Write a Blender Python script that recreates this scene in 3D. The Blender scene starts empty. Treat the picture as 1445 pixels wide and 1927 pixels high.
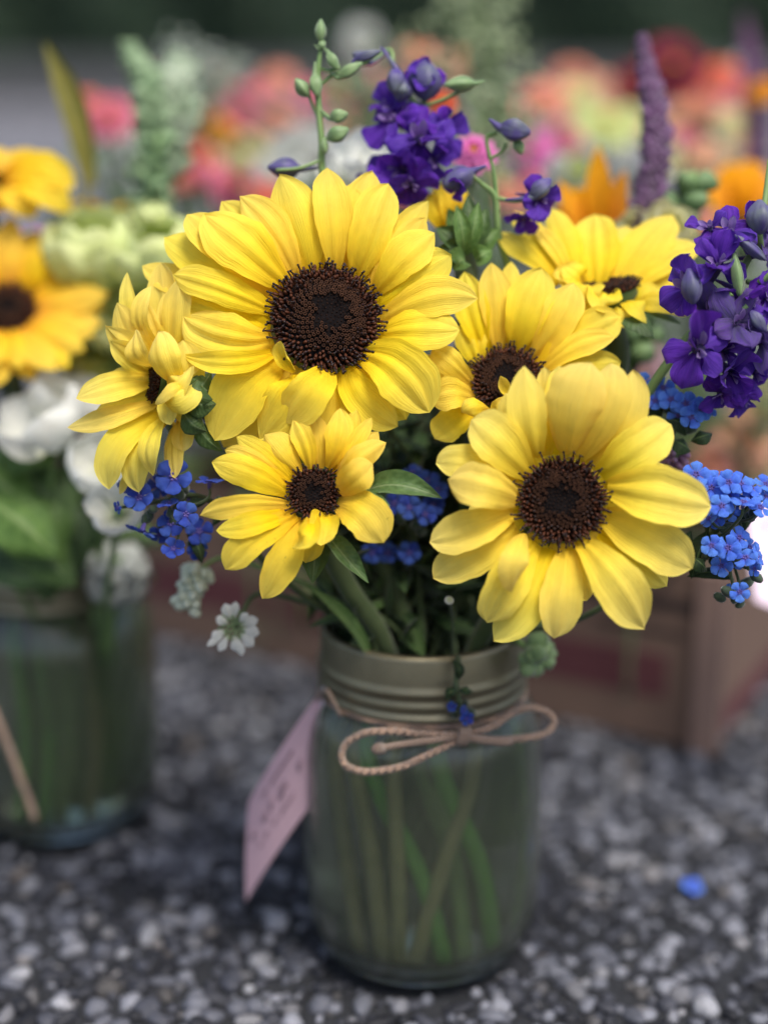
import bpy, math, random
import numpy as np
from mathutils import Vector, Matrix

S = bpy.context.scene
COL = S.collection
R_ = math.radians

# ---------------------------------------------------------------- camera, light, exposure
FPX = 3000.0                       # focal length in pixels of the 1445 x 1927 picture
PITCH = R_(15.5)
CAM = np.array((-0.0164, -0.637, 0.380))
cam_d = bpy.data.cameras.new('camera')
cam = bpy.data.objects.new('camera', cam_d)
COL.objects.link(cam)
cam.location = CAM
cam.rotation_euler = (math.pi / 2 - PITCH, 0, 0)
cam_d.sensor_fit = 'VERTICAL'
cam_d.sensor_height = 36.0
cam_d.sensor_width = 36.0
cam_d.lens = FPX / 1927.0 * 36.0
cam_d.clip_start = 0.02
cam_d.clip_end = 200
cam_d.dof.use_dof = True
cam_d.dof.focus_distance = 0.588
cam_d.dof.aperture_fstop = 2.3
cam_d.dof.aperture_blades = 0
S.camera = cam

SUN_EL, SUN_AZ = R_(62), R_(150)
w = bpy.data.worlds.new('World')
S.world = w
w.use_nodes = True
nt = w.node_tree
sky = nt.nodes.new('ShaderNodeTexSky')
sky.sky_type = 'NISHITA'
sky.sun_disc = False
sky.sun_elevation = SUN_EL
sky.sun_rotation = SUN_AZ
sky.dust_density = 4.0
sky.air_density = 1.0
sky.ozone_density = 1.0
bg = nt.nodes['Background']
bg.inputs['Strength'].default_value = 0.085
nt.links.new(sky.outputs[0], bg.inputs[0])
sd = bpy.data.lights.new('sun', 'SUN')
sd.energy = 1.5
sd.angle = R_(22)
sd.color = (1.0, 0.95, 0.87)
sun = bpy.data.objects.new('sun', sd)
COL.objects.link(sun)
# sun_rotation 0 = +Y, turning clockwise seen from above
sdir = Vector((math.sin(SUN_AZ) * math.cos(SUN_EL), math.cos(SUN_AZ) * math.cos(SUN_EL), math.sin(SUN_EL)))
sun.rotation_euler = sdir.to_track_quat('Z', 'Y').to_euler()
S.view_settings.view_transform = 'Standard'
S.view_settings.look = 'None'
S.view_settings.exposure = 1.15
S.view_settings.gamma = 1.0
S.view_settings.use_curve_mapping = False
S.cycles.max_bounces = 14
S.cycles.transmission_bounces = 12
S.cycles.transparent_max_bounces = 12
S.cycles.diffuse_bounces = 4
S.cycles.use_denoising = True
S.cycles.sample_clamp_indirect = 6.0

# ---------------------------------------------------------------- camera-space placing
FW = np.array((0, math.cos(PITCH), -math.sin(PITCH)))
UP = np.array((0, math.sin(PITCH), math.cos(PITCH)))
RT = np.array((1.0, 0, 0))


def P(px, py, d):
    """the point seen at pixel (px, py) at depth d metres"""
    return CAM + d * (FW + RT * (px - 722.5) / FPX - UP * (py - 963.5) / FPX)


def G(px, py, z=0.0):
    r = FW + RT * (px - 722.5) / FPX - UP * (py - 963.5) / FPX
    return CAM + r * ((z - CAM[2]) / r[2])


def DIR(x, y, z):
    """right, up, towards the camera -> world direction"""
    v = RT * x + UP * y - FW * z
    return v / np.linalg.norm(v)


def nrm(v):
    v = np.asarray(v, float)
    return v / (np.linalg.norm(v) + 1e-12)


def proj(p):
    r = np.asarray(p) - CAM
    d = r @ FW
    return 722.5 + FPX * (r @ RT) / d, 963.5 - FPX * (r @ UP) / d, d


# ---------------------------------------------------------------- object helpers
def link(o, parent=None):
    COL.objects.link(o)
    if parent is not None:
        o.parent = parent
    return o


def tag(o, label=None, cat=None, group=None, kind=None):
    if label: o['label'] = label
    if cat: o['category'] = cat
    if group: o['group'] = group
    if kind: o['kind'] = kind
    return o


def thing(name, loc, label, cat, group=None, kind=None):
    o = bpy.data.objects.new(name, None)
    o.empty_display_size = 0.01
    link(o)
    o.location = [float(v) for v in loc]
    o['org'] = [float(v) for v in loc]
    return tag(o, label, cat, group, kind)


class MB:
    def __init__(s):
        s.v = []; s.f = []; s.uv = []; s.n = 0

    def add(s, v, f, uv=None):
        v = np.asarray(v, float).reshape(-1, 3)
        s.v.append(v)
        s.f.extend([tuple(int(i) + s.n for i in q) for q in f])
        s.uv.append(np.asarray(uv, float).reshape(-1, 2) if uv is not None else np.zeros((len(v), 2)))
        s.n += len(v)
        return s

    def mesh(s, name, mat, smooth=True, org=(0, 0, 0)):
        me = bpy.data.meshes.new(name)
        v = np.concatenate(s.v) - np.asarray(org, float)
        me.from_pydata(v.tolist(), [], s.f)
        uv = np.concatenate(s.uv)
        li = np.empty(len(me.loops), dtype=np.int32)
        me.loops.foreach_get('vertex_index', li)
        lay = me.uv_layers.new(name='UVMap')
        lay.data.foreach_set('uv', uv[li].astype(np.float32).ravel())
        if smooth:
            me.polygons.foreach_set('use_smooth', [True] * len(me.polygons))
        me.materials.append(mat)
        me.update()
        return me

    def build(s, name, mat, parent=None, smooth=True, org=None, label=None):
        """org: where the top-level thing stands; parts keep a zero offset from it"""
        if parent is not None:
            org = root_org(parent)
        elif org is None:
            org = (0, 0, 0)
        me = s.mesh(name, mat, smooth, org)
        o = bpy.data.objects.new(name, me)
        link(o, parent)
        if parent is None:
            o.location = [float(v) for v in org]
            o['org'] = [float(v) for v in org]
        if label: o['label'] = label
        return o


def root_org(o):
    while o.parent is not None:
        o = o.parent
    return np.array(list(o['org']))


def frame(c, n, tw=0.0, s=1.0):
    n = Vector([float(x) for x in nrm(n)])
    q = n.to_track_quat('Z', 'Y')
    M = Matrix.Translation([float(x) for x in c]) @ q.to_matrix().to_4x4() @ Matrix.Rotation(tw, 4, 'Z')
    if np.isscalar(s):
        s = (s, s, s)
    return M @ Matrix.Diagonal((s[0], s[1], s[2], 1))


def inst(me, name, parent, M, world=True):
    """object with shared mesh me; M is in world space (relative to the root's origin when it has a parent)"""
    o = bpy.data.objects.new(name, me)
    link(o, parent)
    if parent is not None and world:
        M = Matrix.Translation([-float(x) for x in root_org(parent)]) @ M
    o.matrix_local = M
    if parent is None:
        o['org'] = list(M.translation)
    return o


def catmull(pts, n=8):
    pts = [np.asarray(p, float) for p in pts]
    if len(pts) == 2:
        return [pts[0] + (pts[1] - pts[0]) * i / n for i in range(n + 1)]
    q = [2 * pts[0] - pts[1]] + pts + [2 * pts[-1] - pts[-2]]
    out = []
    for i in range(1, len(q) - 2):
        a, b, c, d = q[i - 1:i + 3]
        for k in range(n):
            t = k / n
            out.append(.5 * (2 * b + (c - a) * t + (2 * a - 5 * b + 4 * c - d) * t * t + (3 * b - a - 3 * c + d) * t ** 3))
    out.append(pts[-1])
    return out


def tube(mb, pts, rad, seg=8):
    pts = np.array(pts, float)
    n = len(pts)
    if np.isscalar(rad):
        rad = [rad] * n
    else:
        rad = np.interp(np.linspace(0, 1, n), np.linspace(0, 1, len(rad)), rad)
    tan = np.gradient(pts, axis=0)
    tan /= (np.linalg.norm(tan, axis=1)[:, None] + 1e-12)
    a = np.cross(tan[0], (0.3, 0.1, 0.95))
    if np.linalg.norm(a) < 1e-3: a = np.cross(tan[0], (1, 0, 0))
    a = nrm(a)
    vs, uv = [], []
    ang = np.arange(seg) * 2 * math.pi / seg
    for i in range(n):
        a = nrm(a - tan[i] * (a @ tan[i]))
        b = np.cross(tan[i], a)
        vs.append(pts[i] + rad[i] * (np.cos(ang)[:, None] * a + np.sin(ang)[:, None] * b))
        uv += [(k / seg, i / max(1, n - 1)) for k in range(seg)]
    f = []
    for i in range(n - 1):
        for k in range(seg):
            k2 = (k + 1) % seg
            f.append((i * seg + k, i * seg + k2, (i + 1) * seg + k2, (i + 1) * seg + k))
    f.append(tuple(range(seg - 1, -1, -1)))
    f.append(tuple((n - 1) * seg + k for k in range(seg)))
    mb.add(np.concatenate(vs), f, uv)
    return mb


def rope(mb, pts, r, seg=6, pitch=.0042, k=3):
    """twisted strands along a path, with a few loose fibres"""
    pts = np.array(pts, float)
    d = np.concatenate([[0], np.cumsum(np.linalg.norm(np.diff(pts, axis=0), axis=1))])
    n = max(12, int(d[-1] / (pitch / 7)))
    t = np.linspace(0, d[-1], n)
    C = np.stack([np.interp(t, d, pts[:, i]) for i in range(3)], 1)
    T = np.gradient(C, axis=0); T /= np.linalg.norm(T, axis=1)[:, None] + 1e-12
    a = nrm(np.cross(T[0], (.3, .1, .95)))
    A = np.zeros_like(C)
    for i in range(n):
        a = nrm(a - T[i] * (a @ T[i])); A[i] = a
    B = np.cross(T, A)
    for j in range(k):
        ph = 2 * math.pi * (t / pitch + j / k)
        tube(mb, C + (np.cos(ph)[:, None] * A + np.sin(ph)[:, None] * B) * r * .36, r * .68, seg)
    rg = random.Random(n)
    for _ in range(int(d[-1] / .0022)):
        i = rg.randrange(n)
        q = C[i] + A[i] * r * rg.uniform(-1, 1)
        v = nrm([rg.gauss(0, 1) for _ in range(3)])
        tube(mb, [q, q + v * r * 1.1 + T[i] * r, q + v * r * rg.uniform(1.4, 2.4) + T[i] * r * 2.5], r * .055, 3)
    return mb


def lathe(mb, prof, c=(0, 0, 0), seg=64, wob=None):
    c = np.asarray(c, float)
    vs, uv = [], []
    m = len(prof)
    for i, (r, z) in enumerate(prof):
        for k in range(seg):
            a = 2 * math.pi * k / seg
            rr = r if wob is None else r + wob(a, z)
            vs.append(c + (rr * math.cos(a), rr * math.sin(a), z))
            uv.append((k / seg, i / m))
    f = []
    for i in range(m - 1):
        for k in range(seg):
            k2 = (k + 1) % seg
            f.append((i * seg + k, i * seg + k2, (i + 1) * seg + k2, (i + 1) * seg + k))
    mb.add(vs, f, uv)
    return mb


def box(mb, o, ax, ay, az):
    """box from corner o along three edge vectors"""
    o, ax, ay, az = [np.asarray(v, float) for v in (o, ax, ay, az)]
    v = [o, o + ax, o + ax + ay, o + ay, o + az, o + ax + az, o + ax + ay + az, o + ay + az]
    f = [(0, 3, 2, 1), (4, 5, 6, 7), (0, 1, 5, 4), (1, 2, 6, 5), (2, 3, 7, 6), (3, 0, 4, 7)]
    mb.add(v, f, [(0, 0), (1, 0), (1, 1), (0, 1)] * 2)
    return mb


def grid_faces(n, m):
    return [(i * m + j, i * m + j + 1, (i + 1) * m + j + 1, (i + 1) * m + j) for i in range(n - 1) for j in range(m - 1)]


PROF = {
    'o': ([0, .06, .18, .35, .52, .68, .80, .89, .95, .985, 1], [.30, .40, .60, .84, .99, .98, .82, .56, .32, .13, .0]),
    'b': ([0, .06, .18, .35, .52, .68, .80, .89, .95, .985, 1], [.34, .45, .68, .90, 1.0, .97, .86, .66, .42, .20, .0]),
    'l': ([0, .06, .18, .35, .52, .68, .80, .89, .95, .985, 1], [.40, .50, .70, .92, 1.0, .86, .62, .38, .20, .08, .0]),
    'leaf': ([0, .06, .18, .35, .52, .68, .80, .89, .95, .985, 1], [.12, .30, .70, .97, 1.0, .80, .55, .33, .16, .07, .0]),
    'r': ([0, .06, .18, .35, .52, .68, .80, .89, .95, .985, 1], [.22, .28, .42, .66, .88, 1.0, .97, .80, .58, .34, .06]),
}


def petal(mb, B, T, w, N, arch=.003, bend=0.0, cup=0.0, pleat=.035, shape='o', roll=0.0, ph=0.0, n=20, m=11, wave=0.0, curl=0.0, freq=1.25, mid=None, wedge=1.0):
    """one petal or leaf as a curved sheet from B to T; arch bulges it along N, curl bends the last third back"""
    B, T, N = np.asarray(B, float), np.asarray(T, float), nrm(N)
    L = np.linalg.norm(T - B)
    ax = nrm(T - B)
    N = nrm(N - ax * (N @ ax))
    Sd = np.cross(ax, N)
    t = np.linspace(0, 1, n) ** .9
    wid = np.interp(t, *PROF[shape]) * w * .5
    # smooth profile a little
    k = wid.copy(); k[1:-1] = (wid[:-2] + 2 * wid[1:-1] + wid[2:]) / 4; wid = k
    if mid is None:
        C = B + (T - B) * t[:, None]
    else:
        Q = np.asarray(mid, float)
        Q = 2 * Q - .5 * (B + T)
        C = ((1 - t) ** 2)[:, None] * B + (2 * t * (1 - t))[:, None] * Q + (t ** 2)[:, None] * T
    C = C + N * (arch * np.sin(math.pi * t ** .85))[:, None] + Sd * (bend * np.sin(math.pi * t))[:, None]
    C = C - N * (curl * np.clip((t - .6) / .4, 0, 1) ** 2)[:, None]
    tan = np.gradient(C, axis=0)
    tan /= (np.linalg.norm(tan, axis=1)[:, None] + 1e-12)
    u = np.linspace(-1, 1, m)
    g1, g2, g3 = -.42 + .16 * math.sin(ph * 5), .38 + .16 * math.sin(ph * 7 + 1), .04 * math.sin(ph * 3)
    groove = 1.5 * np.exp(-((u - g1) / .10) ** 2) + 1.5 * np.exp(-((u - g2) / .10) ** 2) - 1.1 * np.exp(-((u - g3) / .11) ** 2)
    if ph % 1.0 > .55: groove = groove + .8 * np.exp(-((u - .75) / .12) ** 2)
    V = np.zeros((n, m, 3)); UVs = np.zeros((n, m, 2))
    for i in range(n):
        nn = nrm(N - tan[i] * (N @ tan[i]))
        sd_ = np.cross(tan[i], nn)
        rl = roll * (0.4 + .6 * t[i])
        s2 = sd_ * math.cos(rl) + nn * math.sin(rl)
        n2 = -sd_ * math.sin(rl) + nn * math.cos(rl)
        tp = math.sin(math.pi * min(1, max(0, t[i]))) ** .5
        off = cup * wid[i] * (u ** 2 - .3) + pleat * w * tp * (.45 * np.cos(2 * math.pi * freq * u + ph) * (1 - .5 * u * u) - groove)
        off = off + wave * w * (u ** 3) * np.sin(9 * t[i] + ph * 3 + u)
        sc = 1 - .12 * abs(cup) * u * u
        er = 1 + wedge * (.05 * math.sin(5 * t[i] + ph * 2) + .035 * math.sin(13 * t[i] + ph * 5) + .02 * math.sin(29 * t[i] + ph))
        el = 1 + wedge * (.05 * math.sin(6 * t[i] + ph * 3 + 1) + .035 * math.sin(12 * t[i] + ph * 7) + .02 * math.sin(31 * t[i] + ph * 2))
        V[i] = C[i] + s2 * (u * wid[i] * sc * np.where(u > 0, er, el))[:, None] + n2 * off[:, None]
        UVs[i, :, 0] = (u + 1) / 2
        UVs[i, :, 1] = t[i]
    mb.add(V.reshape(-1, 3), grid_faces(n, m), UVs.reshape(-1, 2))
    return mb


def ball(mb, c, r, ax=(0, 0, 1), st=1.0, nu=8, nv=6, rng=None, rough=0.0):
    c = np.asarray(c, float); ax = nrm(ax)
    a = nrm(np.cross(ax, (.31, .93, .2))); b = np.cross(ax, a)
    vs, uv = [], []
    for i in range(nv + 1):
        th = math.pi * i / nv
        for k in range(nu):
            p = 2 * math.pi * k / nu
            q = r * (1 + (rng.uniform(-rough, rough) if rng else 0))
            vs.append(c + q * (math.sin(th) * (math.cos(p) * a + math.sin(p) * b) + st * math.cos(th) * ax))
            uv.append((k / nu, i / nv))
    f = [(i * nu + k, (i + 1) * nu + k, (i + 1) * nu + (k + 1) % nu, i * nu + (k + 1) % nu) for i in range(nv) for k in range(nu)]
    mb.add(vs, f, uv)
    return mb


# ---------------------------------------------------------------- materials
class NT:
    def __init__(s, name):
        s.m = bpy.data.materials.new(name)
        s.m.use_nodes = True
        s.t = s.m.node_tree
        s.t.nodes.clear()
        s.out = s.t.nodes.new('ShaderNodeOutputMaterial')

    def n(s, typ, **kw):
        nd = s.t.nodes.new(typ)
        for k, v in kw.items():
            if k.startswith('_'):
                setattr(nd, k[1:], v)
            else:
                key = int(k[1:]) if k[0] == 'i' and k[1:].isdigit() else k.replace('__', ' ')
                if isinstance(v, bpy.types.NodeSocket):
                    s.t.links.new(v, nd.inputs[key])
                else:
                    nd.inputs[key].default_value = v
        return nd

    def ramp(s, fac, stops):
        r = s.n('ShaderNodeValToRGB')
        s.t.links.new(fac, r.inputs[0])
        e = r.color_ramp.elements
        while len(e) < len(stops): e.new(.5)
        for i, (p, c) in enumerate(stops):
            e[i].position = p
            e[i].color = (c[0], c[1], c[2], 1)
        return r.outputs[0]

    def math(s, op, a, b=0.0):
        nd = s.t.nodes.new('ShaderNodeMath'); nd.operation = op
        for i, v in enumerate((a, b)):
            if isinstance(v, bpy.types.NodeSocket): s.t.links.new(v, nd.inputs[i])
            else: nd.inputs[i].default_value = v
        return nd.outputs[0]

    def mix(s, fac, a, b, mode='MIX'):
        nd = s.t.nodes.new('ShaderNodeMix'); nd.data_type = 'RGBA'; nd.blend_type = mode
        for i, v in ((0, fac), (6, a), (7, b)):
            if isinstance(v, bpy.types.NodeSocket): s.t.links.new(v, nd.inputs[i])
            else: nd.inputs[i].default_value = v if i == 0 else (v[0], v[1], v[2], 1)
        return nd.outputs[2]

    def done(s, sh):
        s.t.links.new(sh, s.out.inputs[0])
        return s.m


def c4(c): return (c[0], c[1], c[2], 1)


def petal_mat(name, base, mid, tip, trans=.40, vein=.5, rough=.6, streak=None, spots=False, spec=.15):
    N = NT(name)
    uv = N.n('ShaderNodeUVMap').outputs[0]
    sep = N.n('ShaderNodeSeparateXYZ', i0=uv)
    col = N.ramp(sep.outputs[1], [(0.02, base), (.35, mid), (1, tip)])
    oi = N.n('ShaderNodeObjectInfo').outputs['Random']
    # long fine veins
    mp = N.n('ShaderNodeCombineXYZ', i0=N.math('MULTIPLY', sep.outputs[0], 16), i1=N.math('MULTIPLY', sep.outputs[1], 1.6), i2=N.math('MULTIPLY', oi, 37))
    nz = N.n('ShaderNodeTexNoise', i0=mp.outputs[0]) if False else N.n('ShaderNodeTexNoise', Vector=mp.outputs[0], Scale=1.3, Detail=3.0, Roughness=.55)
    st = streak or tuple(x * y for x, y in zip(mid, (.92, .82, .5)))
    f = N.ramp(nz.outputs[0], [(.42, (0, 0, 0)), (.72, (1, 1, 1))])
    col = N.mix(N.math('MULTIPLY', f, vein), col, st)
    # broad blotches
    n2 = N.n('ShaderNodeTexNoise', Vector=N.n('ShaderNodeCombineXYZ', i0=sep.outputs[0], i1=N.math('MULTIPLY', sep.outputs[1], 2.5), i2=N.math('MULTIPLY', oi, 91)).outputs[0], Scale=2.2, Detail=2.0)
    hsv = N.n('ShaderNodeHueSaturation', Color=col, Hue=N.math('ADD', .5, N.math('MULTIPLY', N.math('SUBTRACT', oi, .5), .014)),
              Value=N.math('ADD', .86, N.math('MULTIPLY', n2.outputs[0], .3)), Saturation=N.math('ADD', .97, N.math('MULTIPLY', oi, .05)))
    col = hsv.outputs[0]
    if spots:
        n3 = N.n('ShaderNodeTexNoise', Vector=N.n('ShaderNodeCombineXYZ', i0=N.math('MULTIPLY', sep.outputs[0], 3), i1=N.math('MULTIPLY', sep.outputs[1], 7), i2=N.math('MULTIPLY', oi, 53)).outputs[0], Scale=1.7, Detail=3.0)
        col = N.mix(N.math('MULTIPLY', N.ramp(n3.outputs[0], [(.70, (0, 0, 0)), (.76, (1, 1, 1))]), .45), col, (.42, .27, .02))
    fine = N.n('ShaderNodeTexNoise', Vector=N.n('ShaderNodeCombineXYZ', i0=N.math('MULTIPLY', sep.outputs[0], 42), i1=N.math('MULTIPLY', sep.outputs[1], 3), i2=N.math('MULTIPLY', oi, 11)).outputs[0], Scale=1.0, Detail=4.0)
    col = N.mix(N.math('MULTIPLY', N.ramp(fine.outputs[0], [(.48, (0, 0, 0)), (.66, (1, 1, 1))]), .14), col, st)
    bp = N.n('ShaderNodeBump', Strength=.5, Distance=.0009, Height=fine.outputs[0])
    pr = N.n('ShaderNodeBsdfPrincipled', Base__Color=col, Roughness=rough, Normal=bp.outputs[0])
    pr.inputs['Specular IOR Level'].default_value = spec
    pr.inputs['Sheen Weight'].default_value = .08
    tr = N.n('ShaderNodeBsdfTranslucent', Color=col, Normal=bp.outputs[0])
    mx = N.n('ShaderNodeMixShader', i0=trans, i1=pr.outputs[0], i2=tr.outputs[0])
    return N.done(mx.outputs[0])


def leaf_mat(name, dark, light, trans=.25, vein=(.10, .16, .05), rough=.5):
    N = NT(name)
    uv = N.n('ShaderNodeUVMap').outputs[0]
    sep = N.n('ShaderNodeSeparateXYZ', i0=uv)
    oi = N.n('ShaderNodeObjectInfo').outputs['Random']
    du = N.math('ABSOLUTE', N.math('SUBTRACT', sep.outputs[0], .5))
    nz = N.n('ShaderNodeTexNoise', Vector=N.n('ShaderNodeCombineXYZ', i0=N.math('MULTIPLY', sep.outputs[0], 2), i1=N.math('MULTIPLY', sep.outputs[1], 4), i2=N.math('MULTIPLY', oi, 31)).outputs[0], Scale=2.5, Detail=4.0)
    col = N.mix(N.ramp(nz.outputs[0], [(.3, (0, 0, 0)), (.7, (1, 1, 1))]), dark, light)
    col = N.mix(N.ramp(du, [(.02, (1, 1, 1)), (.05, (0, 0, 0))]), col, vein)
    # side veins slant forward
    sv = N.math('SINE', N.math('MULTIPLY', N.math('SUBTRACT', sep.outputs[1], N.math('MULTIPLY', du, .45)), 60))
    h = N.math('ADD', N.math('MULTIPLY', sv, .12), nz.outputs[0])
    hsv = N.n('ShaderNodeHueSaturation', Color=col, Value=N.math('ADD', .75, N.math('MULTIPLY', oi, .5)))
    bp = N.n('ShaderNodeBump', Strength=.4, Distance=.0008, Height=h)
    pr = N.n('ShaderNodeBsdfPrincipled', Base__Color=hsv.outputs[0], Roughness=rough, Normal=bp.outputs[0])
    pr.inputs['Specular IOR Level'].default_value = .3
    pr.inputs['Sheen Weight'].default_value = .15
    tr = N.n('ShaderNodeBsdfTranslucent', Color=hsv.outputs[0])
    return N.done(N.n('ShaderNodeMixShader', i0=trans, i1=pr.outputs[0], i2=tr.outputs[0]).outputs[0])


def plain(name, a, b, scale=40, rough=.6, metal=0.0, bump=.3, dist=.001, spec=.4, sheen=0.0, coord='Object'):
    N = NT(name)
    tc = N.n('ShaderNodeTexCoord').outputs[coord]
    nz = N.n('ShaderNodeTexNoise', Vector=tc, Scale=scale, Detail=5.0)
    col = N.mix(N.ramp(nz.outputs[0], [(.3, (0, 0, 0)), (.7, (1, 1, 1))]), a, b)
    bp = N.n('ShaderNodeBump', Strength=bump, Distance=dist, Height=nz.outputs[0])
    pr = N.n('ShaderNodeBsdfPrincipled', Base__Color=col, Roughness=rough, Metallic=metal, Normal=bp.outputs[0])
    pr.inputs['Specular IOR Level'].default_value = spec
    pr.inputs['Sheen Weight'].default_value = sheen
    return N.done(pr.outputs[0])


Y1 = petal_mat('yellow petal', (.86, .55, .008), (.95, .73, .034), (.96, .79, .13), vein=.24, spots=False)
Y2 = petal_mat('soft yellow petal', (.87, .60, .015), (.95, .76, .075), (.96, .81, .20), vein=.2)
Y3 = petal_mat('spotted yellow petal', (.86, .50, .008), (.95, .69, .024), (.96, .77, .12), vein=.28, spots=True)
YO = petal_mat('golden orange petal', (.86, .38, .006), (.94, .62, .025), (.94, .70, .08), vein=.3)
ORG = petal_mat('orange petal', (.82, .25, .004), (.90, .36, .006), (.90, .42, .012), vein=.3)
PUR = petal_mat('violet petal', (.065, .013, .22), (.105, .026, .38), (.135, .036, .47), trans=.35, vein=.6, streak=(.045, .012, .24), rough=.45)
PUR2 = petal_mat('dusky violet petal', (.06, .04, .16), (.10, .055, .27), (.12, .05, .32), trans=.35, vein=.5, streak=(.10, .12, .10), rough=.5)
LIL = petal_mat('pale lilac petal', (.30, .20, .45), (.25, .14, .45), (.42, .32, .62), trans=.4, vein=.4, streak=(.16, .07, .36))
BLU = petal_mat('bright blue petal', (.11, .13, .62), (.075, .19, .74), (.11, .27, .86), trans=.3, vein=.25, streak=(.05, .12, .6))
BLU2 = petal_mat('deep blue petal', (.04, .05, .30), (.035, .075, .38), (.05, .11, .48), trans=.3, vein=.25, streak=(.03, .05, .3))
WHT = petal_mat('white petal', (.55, .62, .35), (.78, .79, .74), (.82, .83, .80), trans=.35, vein=.15, streak=(.6, .64, .55))
LIM = petal_mat('pale lime petal', (.48, .60, .12), (.66, .76, .26), (.76, .82, .42), trans=.35, vein=.25, streak=(.45, .55, .15))
CRM = petal_mat('cream petal', (.60, .58, .20), (.74, .70, .36), (.78, .75, .48), trans=.35, vein=.2, streak=(.6, .58, .25))
PNK = petal_mat('pink petal', (.55, .06, .16), (.72, .15, .26), (.75, .26, .34), trans=.3, vein=.3, streak=(.5, .06, .14))
MAG = petal_mat('magenta petal', (.60, .05, .30), (.74, .15, .48), (.78, .27, .56), trans=.3, vein=.3, streak=(.5, .06, .3))
COR = petal_mat('coral petal', (.70, .08, .06), (.80, .16, .11), (.82, .26, .18), trans=.3, vein=.3, streak=(.6, .07, .05))
PCH = petal_mat('peach petal', (.70, .28, .12), (.78, .42, .24), (.80, .52, .36), trans=.3, vein=.3, streak=(.7, .3, .15))
SAL = petal_mat('salmon petal', (.72, .20, .12), (.80, .32, .22), (.82, .42, .32), trans=.3, vein=.3, streak=(.7, .2, .12))
RED = petal_mat('crimson petal', (.10, .008, .022), (.17, .014, .038), (.22, .025, .055), trans=.25, vein=.4, streak=(.2, .005, .02))
ORED = petal_mat('orange red petal', (.55, .05, .01), (.62, .09, .03), (.70, .16, .08), trans=.25, vein=.4, streak=(.45, .03, .01))
WHB = petal_mat('bright white petal', (.72, .76, .50), (.86, .87, .82), (.88, .89, .86), trans=.45, vein=.1, streak=(.75, .78, .68))
MAU = petal_mat('dusty mauve petal', (.22, .12, .16), (.34, .20, .24), (.42, .28, .30), trans=.2, vein=.3, streak=(.2, .1, .12))

LF = leaf_mat('dark green leaf', (.014, .034, .011), (.032, .068, .020))
LF2 = leaf_mat('sunflower leaf', (.045, .095, .022), (.085, .15, .045), vein=(.13, .19, .08))
LF3 = leaf_mat('fresh green leaf', (.07, .15, .03), (.14, .25, .06), trans=.35, vein=(.2, .3, .1))
LFG = leaf_mat('grey green leaf', (.09, .15, .09), (.16, .23, .14), trans=.3, vein=(.2, .26, .18))
OLV = leaf_mat('olive leaf', (.10, .10, .012), (.18, .16, .02), trans=.2, vein=(.15, .13, .02))
STM = plain('stem green', (.035, .060, .018), (.065, .095, .033), 90, .55, bump=.3, dist=.0005, sheen=.2)
STM2 = plain('pale stem', (.14, .25, .08), (.22, .33, .12), 90, .5, bump=.3, dist=.0005)
STMT = plain('tan stem', (.34, .31, .17), (.46, .42, .25), 90, .6, bump=.3, dist=.0005)
STMB = plain('fresh stem', (.12, .36, .06), (.20, .46, .11), 90, .5, bump=.3, dist=.0005)
BUD = plain('green bud', (.12, .21, .08), (.22, .32, .14), 160, .5, bump=.3, dist=.0004, sheen=.3)
BUDP = plain('violet tinged bud', (.06, .035, .20), (.11, .13, .15), 150, .55, bump=.3, dist=.0004, sheen=.1)
SEP = plain('dark sepal', (.018, .038, .02), (.035, .065, .03), 200, .7, bump=.4, dist=.0004, sheen=.4)

D0 = plain('disc centre', (.004, .0035, .004), (.010, .008, .008), 600, .95, spec=.04)
D0B = plain('disc bud', (.010, .006, .005), (.032, .016, .011), 900, .9, spec=.06)
D1 = plain('disc ring', (.026, .012, .008), (.062, .027, .014), 500, .8, spec=.1)
D2 = plain('disc outer tube', (.040, .012, .006), (.095, .028, .010), 400, .6, spec=.25)
D3 = plain('anther', (.007, .003, .004), (.022, .008, .008), 500, .5, spec=.4)


def band_metal():
    N = NT('dull zinc band')
    tc = N.n('ShaderNodeTexCoord').outputs['Object']
    nz = N.n('ShaderNodeTexNoise', Vector=tc, Scale=60, Detail=6.0)
    n2 = N.n('ShaderNodeTexNoise', Vector=tc, Scale=400, Detail=3.0)
    col = N.mix(nz.outputs[0], (.20, .18, .12), (.33, .30, .20))
    pr = N.n('ShaderNodeBsdfPrincipled', Base__Color=col, Metallic=.85, Roughness=N.math('ADD', .32, N.math('MULTIPLY', n2.outputs[0], .25)),
             Normal=N.n('ShaderNodeBump', Strength=.15, Distance=.0004, Height=n2.outputs[0]).outputs[0])
    return N.done(pr.outputs[0])


def glass_mat(name, col, rough=0.0, ior=1.45, murk=0.0):
    N = NT(name)
    tc = N.n('ShaderNodeTexCoord').outputs['Object']
    nz = N.n('ShaderNodeTexNoise', Vector=tc, Scale=35, Detail=2.0)
    bp = N.n('ShaderNodeBump', Strength=.12, Distance=.002, Height=nz.outputs[0])
    g = N.n('ShaderNodeBsdfPrincipled', Base__Color=c4(col), Roughness=rough, IOR=ior, Normal=bp.outputs[0])
    g.inputs['Transmission Weight'].default_value = 1.0
    if murk:
        df = N.n('ShaderNodeBsdfDiffuse', Color=(.155, .175, .13, 1))
        return N.done(N.n('ShaderNodeMixShader', i0=murk, i1=g.outputs[0], i2=df.outputs[0]).outputs[0])
    return N.done(g.outputs[0])


BAND = band_metal()
GLASS = glass_mat('jar glass', (.93, .97, .93), .16, 1.45, murk=.13)
WATER = glass_mat('cloudy water', (.84, .92, .72), .10, 1.33, murk=.08)


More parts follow.
